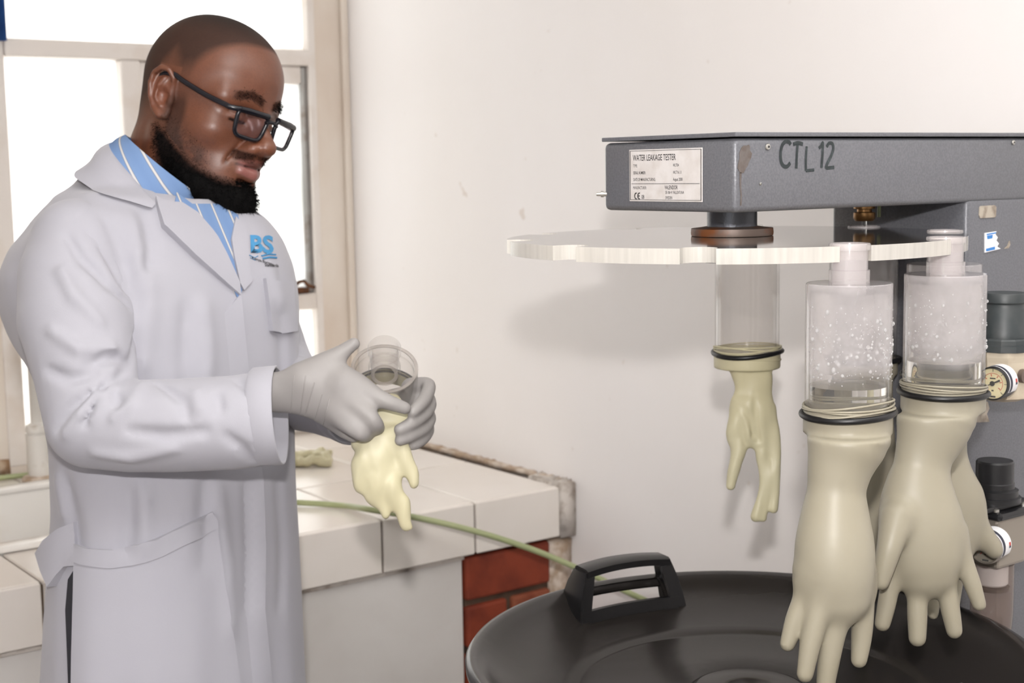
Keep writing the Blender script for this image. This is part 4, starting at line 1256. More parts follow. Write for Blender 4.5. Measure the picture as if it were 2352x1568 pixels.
def handle(al):
    n_ = np.array([math.cos(al), math.sin(al), 0]); t_ = np.array([-math.sin(al), math.cos(al), 0])
    C0 = np.array([BX, BY, BZ])
    def P(a, b, z): return C0 + t_ * a + n_ * b + UP * z
    parts = []
    # outline of the front panel with a window (tangential a, height z); it leans outward towards the top
    def bfront(z): return BR - .052 + .25 * max(z, -.05) * .6 - 4.0 * 0
    zb, zw0, zw1, ztop = -.042, -.016, .024, .034
    ab, at_ = .078, .060
    def aw(z): return ab + (at_ - ab) * (z - zb) / (ztop - zb)
    V, Fc = [], []
    def slab(a0f, a1f, z0, z1, th=.006, na=10, nz=4, arch=0.0):
        b0 = len(V)
        for layer in (0, 1):
            for i in range(nz + 1):
                z = z0 + (z1 - z0) * i / nz
                for j in range(na + 1):
                    a = a0f(z) + (a1f(z) - a0f(z)) * j / na
                    zz_ = z + arch * (1 - (a / at_) ** 2)
                    bb = bfront(z) - .06 * (1 - (a / ab) ** 2) * .0 + layer * th
                    bb = math.sqrt(max(bb * bb - a * a * .9, 0)) + .0
                    V.append(P(a, bb, zz_))
        st = (nz + 1) * (na + 1)
        for i in range(nz):
            for j in range(na):
                q = b0 + i * (na + 1) + j
                Fc.append((q, q + 1, q + na + 2, q + na + 1))
                q += st
                Fc.append((q, q + na + 1, q + na + 2, q + 1))
        for j in range(na):
            q = b0 + j; Fc.append((q, q + st, q + st + 1, q + 1))
            q = b0 + nz * (na + 1) + j; Fc.append((q, q + 1, q + st + 1, q + st))
        for i in range(nz):
            q = b0 + i * (na + 1); Fc.append((q, q + na + 1, q + na + 1 + st, q + st))
            q = b0 + i * (na + 1) + na; Fc.append((q, q + st, q + st + na + 1, q + na + 1))
    pw = .014
    slab(lambda z: -aw(z), lambda z: aw(z), zb, zw0)                      # lower wall
    slab(lambda z: -aw(z), lambda z: -aw(z) + pw, zw0, zw1)               # posts
    slab(lambda z: aw(z) - pw, lambda z: aw(z), zw0, zw1)
    o = mesh_obj('handle', V, Fc, M_HANDLE, binr, False)
    # side cheeks from the front panel back to the rim
    for s in (-1, 1):
        cv, cf = [], []
        for thick in (0, 1):
            for (z, back) in ((zb, .006), (-.03, .024), (-.016, .040), (0.0, .046), (.014, .040), (zw1, .034), (zw1 + .006, .031)):
                a = s * (aw(min(z, ztop)) - thick * .007)
                bf = math.sqrt(max(bfront(z) ** 2 - a * a * .9, 0))
                bulge = s * .004 * math.sin((z - zb) / (ztop - zb) * math.pi)
                cv += [P(a + bulge, bf, z), P(a * 1.03 + bulge, bf + back * .5, z), P(a + bulge, bf + back, z)]
        nrow = 7
        for thick in (0, 1):
            for i in range(nrow - 1):
                for j in range(2):
                    q = thick * nrow * 3 + i * 3 + j
                    cf.append((q, q + 1, q + 4, q + 3))
        st = nrow * 3
        for i in range(nrow - 1):
            for j in (0, 2):
                q = i * 3 + j; cf.append((q, q + 3, q + 3 + st, q + st))
        for j in range(2):
            q = j; cf.append((q, q + 1, q + 1 + st, q + st)); q = (nrow - 1) * 3 + j; cf.append((q, q + 1, q + 1 + st, q + st))
        c_ = mesh_obj('cheek', cv, cf, M_HANDLE, o)
        b2 = bmesh.new(); b2.from_mesh(c_.data); bmesh.ops.recalc_face_normals(b2, faces=b2.faces); b2.to_mesh(c_.data); b2.free()
        c_.data.set_sharp_from_angle(angle=math.radians(50))
    # grip: bowed bar
    bf = bfront(.030)
    pts = []
    for k in range(17):
        a = -at_ + 2 * at_ * k / 16
        pts.append(P(a, math.sqrt(max((bf + .014) ** 2 - a * a * .9, 0)), .0285 + .0030 * (1 - (a / at_) ** 2)))
    sect = [(1.0, -.30), (1.0, .22), (.85, .36), (-.85, .36), (-1.0, .22), (-1.0, -.30)]
    sect = [(b_, -a_) for a_, b_ in sect]
    # orient: u is horizontal radial
    V2, F2 = [], []
    for i, p in enumerate(pts):
        for (sb, sa) in [(-.0165, -.0045), (.0165, -.0045), (.0165, .0035), (.012, .0058), (-.012, .0058), (-.0165, .0035)]:
            V2.append(p + n_ * sb + UP * sa)
    for i in range(16):
        for k in range(6):
            F2.append((i * 6 + k, i * 6 + (k + 1) % 6, (i + 1) * 6 + (k + 1) % 6, (i + 1) * 6 + k))
    F2 += [tuple(range(6)), tuple(range(96, 102))]
    g_ = mesh_obj('grip', V2, F2, M_HANDLE, o)
    b2 = bmesh.new(); b2.from_mesh(g_.data); bmesh.ops.recalc_face_normals(b2, faces=b2.faces); b2.to_mesh(g_.data); b2.free()
    g_.data.set_sharp_from_angle(angle=math.radians(40))
handle(ALPHA); handle(ALPHA + math.pi)

# crumpled latex glove lying on the counter behind the man
gp = on_axis(700, 1068, 2, ZC)
fd = Field(gp + np.array([-.11, -.08, -.004]), gp + np.array([.08, .08, .05]), .0024)
for a_, r_ in (([(-.05, 0, .012), (0, .01, .016), (.03, 0, .012)], .016), ([(.02, .0, .016), (.035, -.03, .02), (.03, -.05, .01)], .011), ([(.02, .02, .014), (.05, .02, .02), (.058, .0, .016)], .010), ([(-.02, -.02, .012), (.01, -.04, .016), (.02, -.05, .008)], .010)):
    fd.chain([gp + np.array(p) for p in a_], [r_] * len(a_), .008)
fd.displace(fd.lo, fd.lo + fd.h * fd.n, limp_disp(160, .005, 9))
fd.custom(gp + np.array([-.2, -.2, -.05]), gp + np.array([.2, .2, .002]), lambda X, Y, Z: (Z - (ZC + .002)) + 0 * X + 0 * Y, .001, True)
V, Q = fd.mesh(1)
tag(np_mesh('crumpled_glove', V, Q, M_LATEX2, None), 'crumpled yellowish latex glove lying on the counter tiles', 'glove')
# ================================================================== THE MAN IN THE LAB COAT
person = empty('person', (0.80, 1.72, 0.0), 'man in white lab coat and glasses mounting a glove on a tube', 'person')
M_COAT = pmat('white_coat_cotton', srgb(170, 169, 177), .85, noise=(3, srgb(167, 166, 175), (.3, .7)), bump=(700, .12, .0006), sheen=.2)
M_NITRILE = pmat('grey_nitrile', srgb(150, 146, 144), .5, noise=(9, srgb(143, 139, 138), (.35, .7)))
PHB = math.radians(38)
fB = math.cos(PHB) * RH - math.sin(PHB) * FH
sB = -math.sin(PHB) * RH - math.cos(PHB) * FH
DB = 1.86

# ---------------------------------------------------------------- coat body
NC = at(383, 397, 1.875)
WN = .67 * RIGHT - .74 * DOWN
U1 = .74 * RIGHT + .67 * DOWN
U2 = -FWD
SECT = [(455, 338, .115, .085), (500, 338, .150, .105), (560, 340, .182, .120), (620, 343, .196, .132), (690, 352, .196, .138), (850, 386, .178, .130), (1000, 404, .170, .125), (1150, 410, .168, .124),
        (1400, 410, .176, .130), (1568, 410, .180, .134), (1850, 414, .190, .142), (2130, 418, .198, .150)]
SZ = [at(c_, y_, DB) for (y_, c_, a_, b_) in SECT]
zs = np.array([p[2] for p in SZ])[::-1]
tabs = [np.array([p[i] for p in SZ])[::-1] for i in (0, 1)] + [np.array([q[2] for q in SECT])[::-1], np.array([q[3] for q in SECT])[::-1]]
def torso_fn(grow=0.0, folds=True):
    def fn(X, Y, Z):
        zz = Z.ravel()
        cx_, cy_, a_, b_ = (np.interp(zz, zs, t_).reshape(Z.shape) for t_ in tabs)
        dx, dy = X - cx_, Y - cy_
        df = dx * fB[0] + dy * fB[1]; ds = dx * sB[0] + dy * sB[1]
        a_ = a_ + grow; b_ = b_ + grow
        p_ = 2.25
        rr = ((np.abs(ds) / a_) ** p_ + (np.abs(df) / b_) ** p_) ** (1 / p_)
        d = (rr - 1) * np.minimum(a_, b_)
        if folds:
            th = np.arctan2(ds, df)
            lowf = np.clip((1.22 - Z) / .35, 0, 1)
            d = d - (.0035 * np.sin(th * 9 + Z * 2.0) + .0022 * np.sin(th * 17 + 1.3 - Z * 3)) * lowf * (.4 + .6 * np.clip((.95 - Z) / .3, 0, 1))
            d = d - .0025 * np.sin(th * 6 + 1.0 + Z * 9) * np.clip((Z - 1.05) / .2, 0, 1) * np.clip((1.42 - Z) / .1, 0, 1)
        top = Z - zs[-1]; bot = zs[0] - Z
        return np.maximum(np.maximum(d, top), bot)
    return fn
hemz = float(zs[0])
cz = SZ[5]
lo = np.array([cz[0] - .40, cz[1] - .40, hemz - .02]); hi = np.array([cz[0] + .40, cz[1] + .40, float(at(340, 360, DB)[2])])
HC = .0062
NB = at(350, 492, 1.875); SR = at(188, 572, 1.735); SL = at(538, 622, 1.985)
def coat_base(h, extra=None):
    f_ = Field(lo, hi, h)
    f_.custom(lo, hi, torso_fn(), .02)
    f_.cone(NB, SR, .056, .058, .03)
    f_.cone(NB, SL, .056, .060, .03)
    f_.cone(at(288, 452, 1.89), at(330, 540, 1.87), .050, .085, .03)
    # shoulder blades / back fullness behind the arm
    f_.ell(at(100, 690, 1.84), (.042, .05, .070), (RH, FH, UP), .05)
    f_.ell(at(575, 690, 1.90), (.04, .07, .10), (RH, FH, UP), .06)
    f_.cone(at(178, 530, 1.80), at(292, 430, 1.89), .042, .050, .03)
    if extra: extra(f_)
    return f_
f0 = coat_base(.010)
v0, q0 = f0.mesh(2)
BV0 = bvh_of(v0, q0)
def fold(f_, bv, pts, r_px, sub, k=.02, off=0.0, d=DB):
    P = []
    for (x_, y_) in pts:
        l, n = hit(bv, x_, y_)
        if l is not None: P.append(l + n * off)
    n_ = len(P)
    if n_ < 2: return
    R_ = [max(.0012, r_px * px_at(d) * (0.35 + .65 * math.sin(math.pi * (i + .5) / n_))) for i in range(n_)]
    f_.chain(P, R_, k, sub)
def body_folds(f_):
    for pts, r, s in (([(330, 480), (345, 560), (332, 640), (322, 720)], 8, True), ([(300, 500), (318, 580), (310, 660)], 8, False),
                      ([(240, 500), (275, 570), (298, 640), (302, 700)], 7, True), ([(345, 640), (335, 760), (330, 850)], 8, False),
                      ([(470, 700), (480, 820), (470, 900)], 8, False), ([(430, 700), (425, 800), (430, 900)], 8, True),
                      ([(300, 1130), (296, 1200), (290, 1260)], 8, True), ([(330, 1120), (335, 1250)], 9, False), ([(470, 1110), (468, 1180), (460, 1300)], 8, True),
                      ([(500, 1130), (520, 1300), (530, 1450)], 9, False), ([(570, 1120), (575, 1250), (572, 1400)], 8, True),
                      ([(148, 1100), (165, 1180), (178, 1250)], 8, True), ([(135, 1100), (150, 1180)], 8, False),
                      ([(630, 700), (650, 800), (655, 900)], 7, True), ([(622, 620), (635, 700)], 6, False), ([(640, 1100), (650, 1250), (645, 1400)], 7, True)):
        fold(f_, BV0, pts, r * 1.3, s, .013)
fC = coat_base(HC, body_folds)
# opening for the neck, square to the leaning collar
hcut = -47 * px_at(1.875)
def neck_hole(X, Y, Z):
    dx, dy, dz = X - NC[0], Y - NC[1], Z - NC[2]
    hh = dx * WN[0] + dy * WN[1] + dz * WN[2]
    rr = np.sqrt(np.maximum(dx * dx + dy * dy + dz * dz - hh * hh, 0))
    return np.maximum(rr - .080, hcut - hh)
fC.custom(NC - .2, NC + .2, neck_hole, .004, True)
vC, qC = fC.mesh(3)
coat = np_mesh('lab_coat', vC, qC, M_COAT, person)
coat['label'] = 'white cotton lab coat'
BVC = bvh_of(vC, qC)

def patch(name, poly, bv, mat, parent, step=9.0, off=.002, th=.003, offfn=None, smooth=True):
    """cloth piece: outline in picture terms laid on to the 3-D surface, with its own thickness"""
    P = [np.array(p, float) for p in poly]
    n_ = len(P)
    B = []
    for i in range(n_):
        a, b = P[i], P[(i + 1) % n_]
        m_ = max(1, int(np.linalg.norm(b - a) / step))
        for k in range(m_): B.append(a + (b - a) * k / m_)
    nb = len(B)
    xs = [p[0] for p in B]; ys = [p[1] for p in B]
    def inside(x_, y_):
        c_ = False; j = nb - 1
        for i in range(nb):
            if (B[i][1] > y_) != (B[j][1] > y_) and x_ < (B[j][0] - B[i][0]) * (y_ - B[i][1]) / (B[j][1] - B[i][1]) + B[i][0]: c_ = not c_
            j = i
        return c_
    pts = [Vector((p[0], p[1])) for p in B]
    Ba = np.array(B)
    yy = min(ys) + step * .6; row = 0
    while yy < max(ys):
        xx = min(xs) + step * (.5 if row % 2 else 0)
        while xx < max(xs):
            if inside(xx, yy) and np.min(np.hypot(Ba[:, 0] - xx, Ba[:, 1] - yy)) > step * .55: pts.append(Vector((xx, yy)))
            xx += step
        yy += step * .87; row += 1
    r_ = delaunay_2d_cdt(pts, [(i, (i + 1) % nb) for i in range(nb)], [list(range(nb))], 1, 1e-4)
    ov, oe, of = r_[0], r_[1], r_[2]
    L_, N_ = [], []
    ok = []
    for p in ov:
        l, n = hit(bv, p.x, p.y)
        ok.append(l is not None)
        if l is None: l, n = np.zeros(3), np.zeros(3)
        L_.append(l); N_.append(n)
    # fill misses from nearest good neighbour with its depth
    good = [i for i in range(len(ov)) if ok[i]]
    for i in range(len(ov)):
        if not ok[i]:
            j = min(good, key=lambda g_: (ov[g_].x - ov[i].x) ** 2 + (ov[g_].y - ov[i].y) ** 2)
            dj = (L_[j] - CAM) @ FWD
            L_[i] = at(ov[i].x, ov[i].y, dj + .004); N_[i] = N_[j]
    n_ = len(ov)
    V = []
    for i in range(n_):
        o_ = off if offfn is None else offfn(ov[i].x, ov[i].y)
        V.append(L_[i] + N_[i] * (o_ + th))
    for i in range(n_):
        o_ = off if offfn is None else offfn(ov[i].x, ov[i].y)
        V.append(L_[i] + N_[i] * (min(o_, .0) - .002))
    F_ = []
    cnt = {}
    for f in of:
        f = list(f)
        a_ = np.cross(V[f[1]] - V[f[0]], V[f[2]] - V[f[0]])
        if a_ @ (CAM - V[f[0]]) < 0: f = f[::-1]
        F_.append(tuple(f)); F_.append(tuple(i + n_ for i in reversed(f)))
        for i in range(len(f)):
            e = (f[i], f[(i + 1) % len(f)])
            cnt[e] = cnt.get(e, 0) + 1
    for (a, b) in cnt:
        if (b, a) not in cnt: F_.append((b, a, a + n_, b + n_))
    o = mesh_obj(name, V, F_, mat, parent, smooth)
    o.data.set_sharp_from_angle(angle=math.radians(55))
    return o

# ---------------------------------------------------------------- shirt in the neck opening
def striped(name):
    m, nt, b = mat_new(name)
    N = nt.nodes.new; L = nt.links.new
    at_ = N('ShaderNodeAttribute'); at_.attribute_name = 'stripe'
    wv = N('ShaderNodeMath'); wv.operation = 'FRACT'
    L(at_.outputs['Fac'], wv.inputs[0])
    r = N('ShaderNodeValToRGB'); r.color_ramp.interpolation = 'LINEAR'
    es = r.color_ramp.elements
    es[0].position = 0; es[0].color = srgb(108, 136, 178)
    es[1].position = 1; es[1].color = srgb(108, 136, 178)
    for p_, c_ in ((.40, srgb(112, 140, 181)), (.425, srgb(96, 104, 124)), (.45, srgb(196, 194, 192)), (.54, srgb(196, 194, 192)), (.565, srgb(96, 104, 124)), (.59, srgb(112, 140, 181))):
        e = es.new(p_); e.color = c_
    L(wv.outputs[0], r.inputs[0]); L(r.outputs[0], b.inputs['Base Color'])
    b.inputs['Roughness'].default_value = .85
    return m
M_SHIRT = striped('blue_striped_shirt')
def set_stripe(o, fn):
    a = o.data.attributes.new('stripe', 'FLOAT', 'POINT')
    mwi = o.data.vertices
    vals = []
    for v in mwi: vals.append(fn(np.array(v.co)))
    a.data.foreach_set('value', vals)
def to_px(p):
    q = np.array(p) - CAM; z = q @ FWD
    return CX + F_PX * (q @ RIGHT) / z, CY + F_PX * (q @ DOWN) / z
shirt = patch('shirt', [(405, 444), (440, 470), (500, 470), (545, 495), (560, 560), (556, 660), (548, 690), (530, 660), (490, 580), (445, 500), (400, 470)], BV0, M_SHIRT, person, 8, .0005, .0015)
shirt['label'] = 'blue striped shirt'
set_stripe(shirt, lambda p: (to_px(p)[0] - .42 * to_px(p)[1]) / 34.0)
# stand collar band: built round a forward leaning axis
def band(name, th0, th1, top, bot, rt, rb, mat, parent, thick=.0025, n=60, m_=8, stripe=None, bulge=.0):
    """cloth leaf turned round the neck. top/bot heights (px), rt/rb radii (m) are functions of angle in degrees"""
    V = []; 
    for layer in (0, 1):
        for i in range(n + 1):
            th = th0 + (th1 - th0) * i / n
            a = math.radians(th)
            for j in range(m_ + 1):
                t_ = j / m_
                h_ = (top(th) + (bot(th) - top(th)) * t_) * px_at(1.875)
                r_ = rt(th) + (rb(th) - rt(th)) * t_ ** 1.3 + bulge * math.sin(math.pi * min(1, t_ * 1.5)) - layer * thick
                V.append(NC + WN * h_ + (U2 * math.cos(a) + U1 * math.sin(a)) * r_)
    st = (n + 1) * (m_ + 1)
    F_ = []
    for i in range(n):
        for j in range(m_):
            q = i * (m_ + 1) + j
            F_.append((q, q + 1, q + m_ + 2, q + m_ + 1)); q += st; F_.append((q, q + m_ + 1, q + m_ + 2, q + 1))
    for i in range(n):
        for j in (0, m_):
            q = i * (m_ + 1) + j
            F_.append((q, q + m_ + 1, q + m_ + 1 + st, q + st))
    for j in range(m_):
        for i in (0, n):
            q = i * (m_ + 1) + j; F_.append((q, q + 1, q + 1 + st, q + st))
    o = mesh_obj(name, V, F_, mat, parent)
    b2 = bmesh.new(); b2.from_mesh(o.data); bmesh.ops.recalc_face_normals(b2, faces=b2.faces); b2.to_mesh(o.data); b2.free()
    o.data.set_sharp_from_angle(angle=math.radians(60))
    if stripe:
        at2 = o.data.attributes.new('stripe', 'FLOAT', 'POINT')
        vals = []
        for layer in (0, 1):
            for i in range(n + 1):
                for j in range(m_ + 1): vals.append(stripe(th0 + (th1 - th0) * i / n, j / m_))
        at2.data.foreach_set('value', vals)
    return o
I = lambda xs, ys: (lambda th: float(np.interp(th, xs, ys)))
col_sh = band('shirt_collar', -262, 82, I([-262, -180, -90, 0, 60, 82], [8, 2, 2, 10, 16, 10]), I([-262, -200, -90, -20, 20, 32, 60, 82], [-10, -40, -42, -56, -62, -58, -26, -12]),
              I([-262, -90, 0, 82], [.066, .0725, .068, .062]), I([-262, -90, 0, 30, 82], [.072, .080, .088, .084, .068]), M_SHIRT, shirt, stripe=lambda th, t_: th / 68.0 - 1.6 * t_ + .82, bulge=.002)
# coat collar
ccol = band('coat_collar', -205, 24, I([-205, -180, -90, -5, 24], [-34, -28, -31, -46, -54]), I([-205, -180, -90, -60, -35, -10, 10, 24], [-90, -108, -108, -118, -132, -118, -84, -66]),
            I([-205, -90, 0, 24], [.080, .0785, .085, .088]), I([-205, -180, -90, -60, -40, -10, 24], [.080, .079, .077, .086, .102, .120, .098]), M_COAT, coat, .004, bulge=.004)

# let the collar leaf rest on the shoulder cloth
for v in ccol.data.vertices:
    c_ = np.array(v.co); x_, y_ = to_px(c_)
    l_, n_ = hit(BVC, x_, y_)
    if l_ is not None:
        dz_ = (c_ - CAM) @ FWD; dl_ = (l_ - CAM) @ FWD
        lay = v.index >= len(ccol.data.vertices) // 2
        lim = dl_ - (.0030 if lay else .0065)
        if dz_ > lim and dz_ < dl_ + .07: v.co = Vector(at(x_, y_, lim))
ccol.data.update()
# lapels, front edge, pockets
patch('lapel', [(356, 456), (376, 468), (415, 470), (448, 494), (492, 550), (520, 600), (545, 650), (549, 680), (540, 672), (500, 640), (440, 590), (371, 523), (360, 478)], BV0, M_COAT, coat, 9, .0045, .0028,
      offfn=lambda x_, y_: .0025 + .0045 * max(0, min(1, (y_ - 470) / 60)) * (1 - max(0, min(1, (y_ - 580) / 110))))
patch('lapel', [(538, 503), (528, 553), (536, 600), (547, 652), (556, 668), (574, 648), (566, 590), (563, 533)], BV0, M_COAT, coat, 8, .003, .0028)
def edge_off(x_, y_):
    xe = np.interp(y_, [675, 850, 1000, 1100, 1250, 1400, 1568, 1640], [549, 565, 582, 599, 604, 602, 618, 625])
    t_ = max(0.0, min(1.0, 1 - (xe - x_) / 60.0)); return .0045 * t_ - .004 * (1 - t_)
patch('front_edge', [(549, 676), (565, 850), (582, 1000), (599, 1100), (604, 1250), (602, 1400), (618, 1568), (625, 1640), (560, 1640), (552, 1568), (540, 1400), (540, 1250), (535, 1100), (520, 1000), (500, 850), (515, 720)], BVC, M_COAT, coat, 14, .0, .0008, offfn=edge_off)
pk = patch('patch_pocket', [(178, 1252), (205, 1261), (260, 1264), (310, 1255), (360, 1237), (430, 1203), (488, 1176), (497, 1192), (505, 1260), (520, 1370), (535, 1480), (548, 1580), (545, 1640), (170, 1640), (172, 1500), (176, 1350)], BVC, M_COAT, coat, 14, .002, .0025,
           offfn=lambda x_, y_: .0032 + .004 * math.sin(max(0, min(1, (x_ - 178) / 310)) * math.pi) * max(0, 1 - (y_ - 1170) / 220))
patch('pocket_hem', [(178, 1250), (205, 1259), (260, 1262), (310, 1253), (360, 1235), (430, 1201), (488, 1174), (498, 1192), (500, 1212), (440, 1240), (370, 1276), (310, 1297), (255, 1304), (205, 1298), (179, 1290)], BVC, M_COAT, pk, 12, .004, .0022,
      offfn=lambda x_, y_: .0055 + .0045 * math.sin(max(0, min(1, (x_ - 178) / 310)) * math.pi) * max(0, 1 - (y_ - 1170) / 220))
patch('chest_pocket', [(604, 640), (640, 648), (664, 647), (667, 700), (674, 760), (640, 765), (618, 760)], BVC, M_COAT, coat, 9, .004, .003)
patch('half_belt', [(112, 1270), (124, 1240), (148, 1208), (178, 1196), (179, 1298), (156, 1300), (144, 1318), (130, 1346), (120, 1310)], BVC, M_COAT, coat, 10, .003, .003, offfn=lambda x_, y_: .003 + .012 * max(0, (158 - x_) / 50))
M_SLIT = pmat('dark_trouser_cloth', srgb(40, 40, 46), .9)
# side vent of the coat with the dark trousers showing
patch('side_vent', [(160, 1330), (172, 1310), (174, 1400), (172, 1500), (170, 1640), (163, 1640), (158, 1500), (154, 1400)], BVC, M_SLIT, coat, 10, .0022, .0006)

# ---------------------------------------------------------------- sleeves
def sleeve(name, chain_, d0, k, folds, h, cut_pt, cut_dir, wrist):
    P = [at(c_[0], c_[1], c_[3]) for c_ in chain_]
    R_ = [c_[2] * px_at(c_[3]) for c_ in chain_]
    lo_ = np.min(P, 0) - max(R_) - .02; hi_ = np.max(P, 0) + max(R_) + .02
    def base(h_):
        f_ = Field(lo_, hi_, h_)
        f_.chain(P, R_, .02)
        cd = np.array(cut_dir, float); cd /= np.linalg.norm(cd)
        cp = np.array(cut_pt, float)
        return f_, cd, cp
    fb_, cd, cp = base(.008)
    v_, q_ = fb_.mesh(2)
    bv = bvh_of(v_, q_)
    f_, cd, cp = base(h)
    for pts, r, s in folds: fold(f_, bv, pts, r * 1.6, s, .0065, d=d0)
    # open cuff: cut flat, then a turned cuff tube standing past the cut
    cp2 = cp - cd * .022
    def half(X, Y, Z): return -((X - cp2[0]) * cd[0] + (Y - cp2[1]) * cd[1] + (Z - cp2[2]) * cd[2])
    f_.custom(lo_, hi_, half, .001, True)
    v_, q_ = f_.mesh(2)
    o = np_mesh(name, v_, q_, M_COAT, coat)
    Rc = R_[-1]
    V, Fc = lathe_vf([(Rc * .97, -.030), (Rc + .0016, -.026), (Rc + .0020, -.012), (Rc + .0022, 0), (Rc + .001, .0012), (Rc - .0015, 0), (Rc - .0022, -.022), (Rc * .5, -.0235)], cp, cd, 64, False, False)
    V = [v + (UP * ((v - cp) @ UP) * 0.02) for v in V]
    c_ = mesh_obj('cuff', V, Fc, M_COAT, o)
    return o, bvh_of(v_, q_)
fr = [([(244, 885), (194, 916), (160, 941), (127, 988)], 8, True), ([(238, 893), (205, 944), (191, 971)], 8, True), ([(262, 899), (277, 938)], 7, True), ([(225, 900), (185, 950), (150, 1000)], 7, False),
      ([(256, 890), (232, 930), (215, 965)], 6, False), ([(237, 573), (277, 644), (293, 671)], 8, True), ([(154, 541), (186, 592), (253, 656), (300, 705)], 9, True), ([(140, 620), (170, 680), (230, 740)], 10, False),
      ([(310, 770), (305, 830), (270, 870)], 8, True), ([(120, 760), (180, 800), (260, 800)], 10, False), ([(200, 840), (250, 820), (300, 830)], 9, True), ([(110, 850), (160, 870), (220, 860)], 9, True),
      ([(330, 880), (300, 930), (260, 960)], 8, False), ([(360, 880), (420, 920), (430, 960)], 7, True), ([(470, 865), (500, 910), (505, 940)], 7, True), ([(415, 865), (450, 900), (460, 940)], 7, False), ([(540, 868), (570, 900)], 6, True),
      ([(220, 1040), (300, 1050), (400, 1030)], 9, False), ([(300, 990), (380, 1000), (470, 990)], 9, True), ([(520, 1000), (560, 1030), (580, 1060)], 7, True)]
slR, BVR = sleeve('sleeve', [(176, 560, 104, 1.735), (166, 640, 120, 1.715), (176, 735, 131, 1.695), (196, 850, 116, 1.675), (214, 968, 108, 1.66), (300, 978, 106, 1.655), (400, 977, 107, 1.652), (540, 970, 108, 1.655), (660, 953, 108, 1.66)],
                  1.67, .02, fr, .0042, at(642, 953, 1.66), at(700, 948, 1.66) - at(600, 956, 1.66), None)
slR['label'] = 'coat sleeve of the near arm'
slL, BVL = sleeve('sleeve', [(556, 640, 80, 1.985), (590, 740, 92, 2.0), (628, 845, 90, 1.99), (668, 900, 84, 1.94), (740, 915, 82, 1.86), (830, 950, 76, 1.79)], 1.9, .02,
                  [([(700, 960), (705, 1000)], 7, True), ([(735, 960), (742, 1010)], 7, True), ([(770, 960), (778, 1020)], 7, True), ([(700, 780), (720, 830)], 7, True)], .0045,
                  at(812, 942, 1.795), at(900, 975, 1.72) - at(740, 915, 1.86), None)

# ---------------------------------------------------------------- trousers and shoes (below the picture)
M_TROUSER = pmat('dark_trousers', srgb(42, 42, 50), .9)
M_SHOE = pmat('black_leather', srgb(22, 20, 20), .4)
hipc = SZ[9]
bx, by = float(SZ[8][0]), float(SZ[8][1])
ft = Field((bx - .3, by - .3, .02), (bx + .3, by + .3, .98), .012)
for s in (-1, 1):
    hp_ = np.array([bx, by, 0]) + sB * .078 * s
    kn = hp_ + fB * .02
    an = hp_ - fB * .03
    ft.chain([hp_ + UP * .88, kn + UP * .50, an + UP * .06], [.078, .062, .055], .03)
ft.ell(np.array([bx, by, .90]), (.135, .095, .09), (sB, fB, UP), .03)
v_, q_ = ft.mesh(2)
np_mesh('trousers', v_, q_, M_TROUSER, person)
for s in (-1, 1):
    a_ = np.array([bx, by, 0]) + sB * .080 * s
    fs = Field(a_ - .22 * np.abs(sB + fB) - np.array([.1, .1, .01]), a_ + np.array([.3, .3, .16]), .006)
    fs.chain([a_ - fB * .075 + UP * .045, a_ + fB * .03 + UP * .045, a_ + fB * .15 + UP * .032], [.042, .045, .036], .02)
    fs.chain([a_ - fB * .04 + UP * .06, a_ - fB * .04 + UP * .11], [.05, .048], .03)
    fs.custom(fs.lo, fs.lo + fs.h * fs.n, lambda X, Y, Z: Z - .002 + 0 * X + 0 * Y, .001, True)
    v_, q_ = fs.mesh(1)
    np_mesh('shoe', v_, q_, M_SHOE, person)

# ---------------------------------------------------------------- head and neck
def head_axes(phi, tau, rho):
    f = math.cos(phi) * RH - math.sin(phi) * FH
    s = -math.sin(phi) * RH - math.cos(phi) * FH
    f2 = f * math.cos(tau) - UP * math.sin(tau); u2 = UP * math.cos(tau) + f * math.sin(tau)
    s3 = s * math.cos(rho) + u2 * math.sin(rho); u3 = u2 * math.cos(rho) - s * math.sin(rho)
    return f2, s3, u3
hF, hS, hU = head_axes(math.radians(27.5), math.radians(13.0), math.radians(10.5))
HCN = at(470, 250, 1.90)
HM = np.stack([hF, hS, hU])              # local -> world: p @ HM
def HL(f, s, u): return HCN + hF * f + hS * s + hU * u
fh = Field((-.135, -.100, -.235), (.145, .100, .150), .0019)
SYM = (-1, 1)
fh.ell((-.006, 0, .038), (.089, .0765, .087), None, .01)
fh.ell((.036, 0, .044), (.062, .066, .064), None, .03)
fh.ell((.034, 0, -.030), (.058, .062, .064), None, .03)
for s in SYM:
    fh.cone((.080, s * .010, .020), (.066, s * .050, .020), .012, .011, .018)
    fh.ell((.052, s * .044, -.024), (.024, .022, .020), None, .022)
    fh.cone((.004, s * .050, -.050), (.062, s * .020, -.100), .018, .019, .03)
fh.ell((.066, 0, -.064), (.033, .037, .036), None, .02)
fh.ell((.076, 0, -.102), (.021, .025, .018), None, .02)
fh.ell((.028, 0, -.078), (.052, .048, .034), None, .03)
for s in SYM:      # sockets, then lids
    fh.ell((.097, s * .033, -.001), (.020, .017, .011), None, .014, True)
    fh.ell((.0725, s * .0325, -.003), (.0150, .0165, .0125), None, .005)
    # lid fold and lower lid crease
    fh.chain([(.0835, s * .018, .0065), (.0865, s * .031, .0085), (.0800, s * .045, .0045)], [.0010, .0012, .0010], .004, True)
    fh.chain([(.084, s * .020, -.0085), (.0855, s * .031, -.0095), (.079, s * .044, -.0075)], [.0009, .0011, .0009], .004, True)
fh.chain([(.089, 0, .012), (.100, 0, -.008), (.112, 0, -.027)], [.0085, .0088, .0105], .012)
fh.ell((.1135, 0, -.0310), (.0125, .0135, .0105), None, .008)
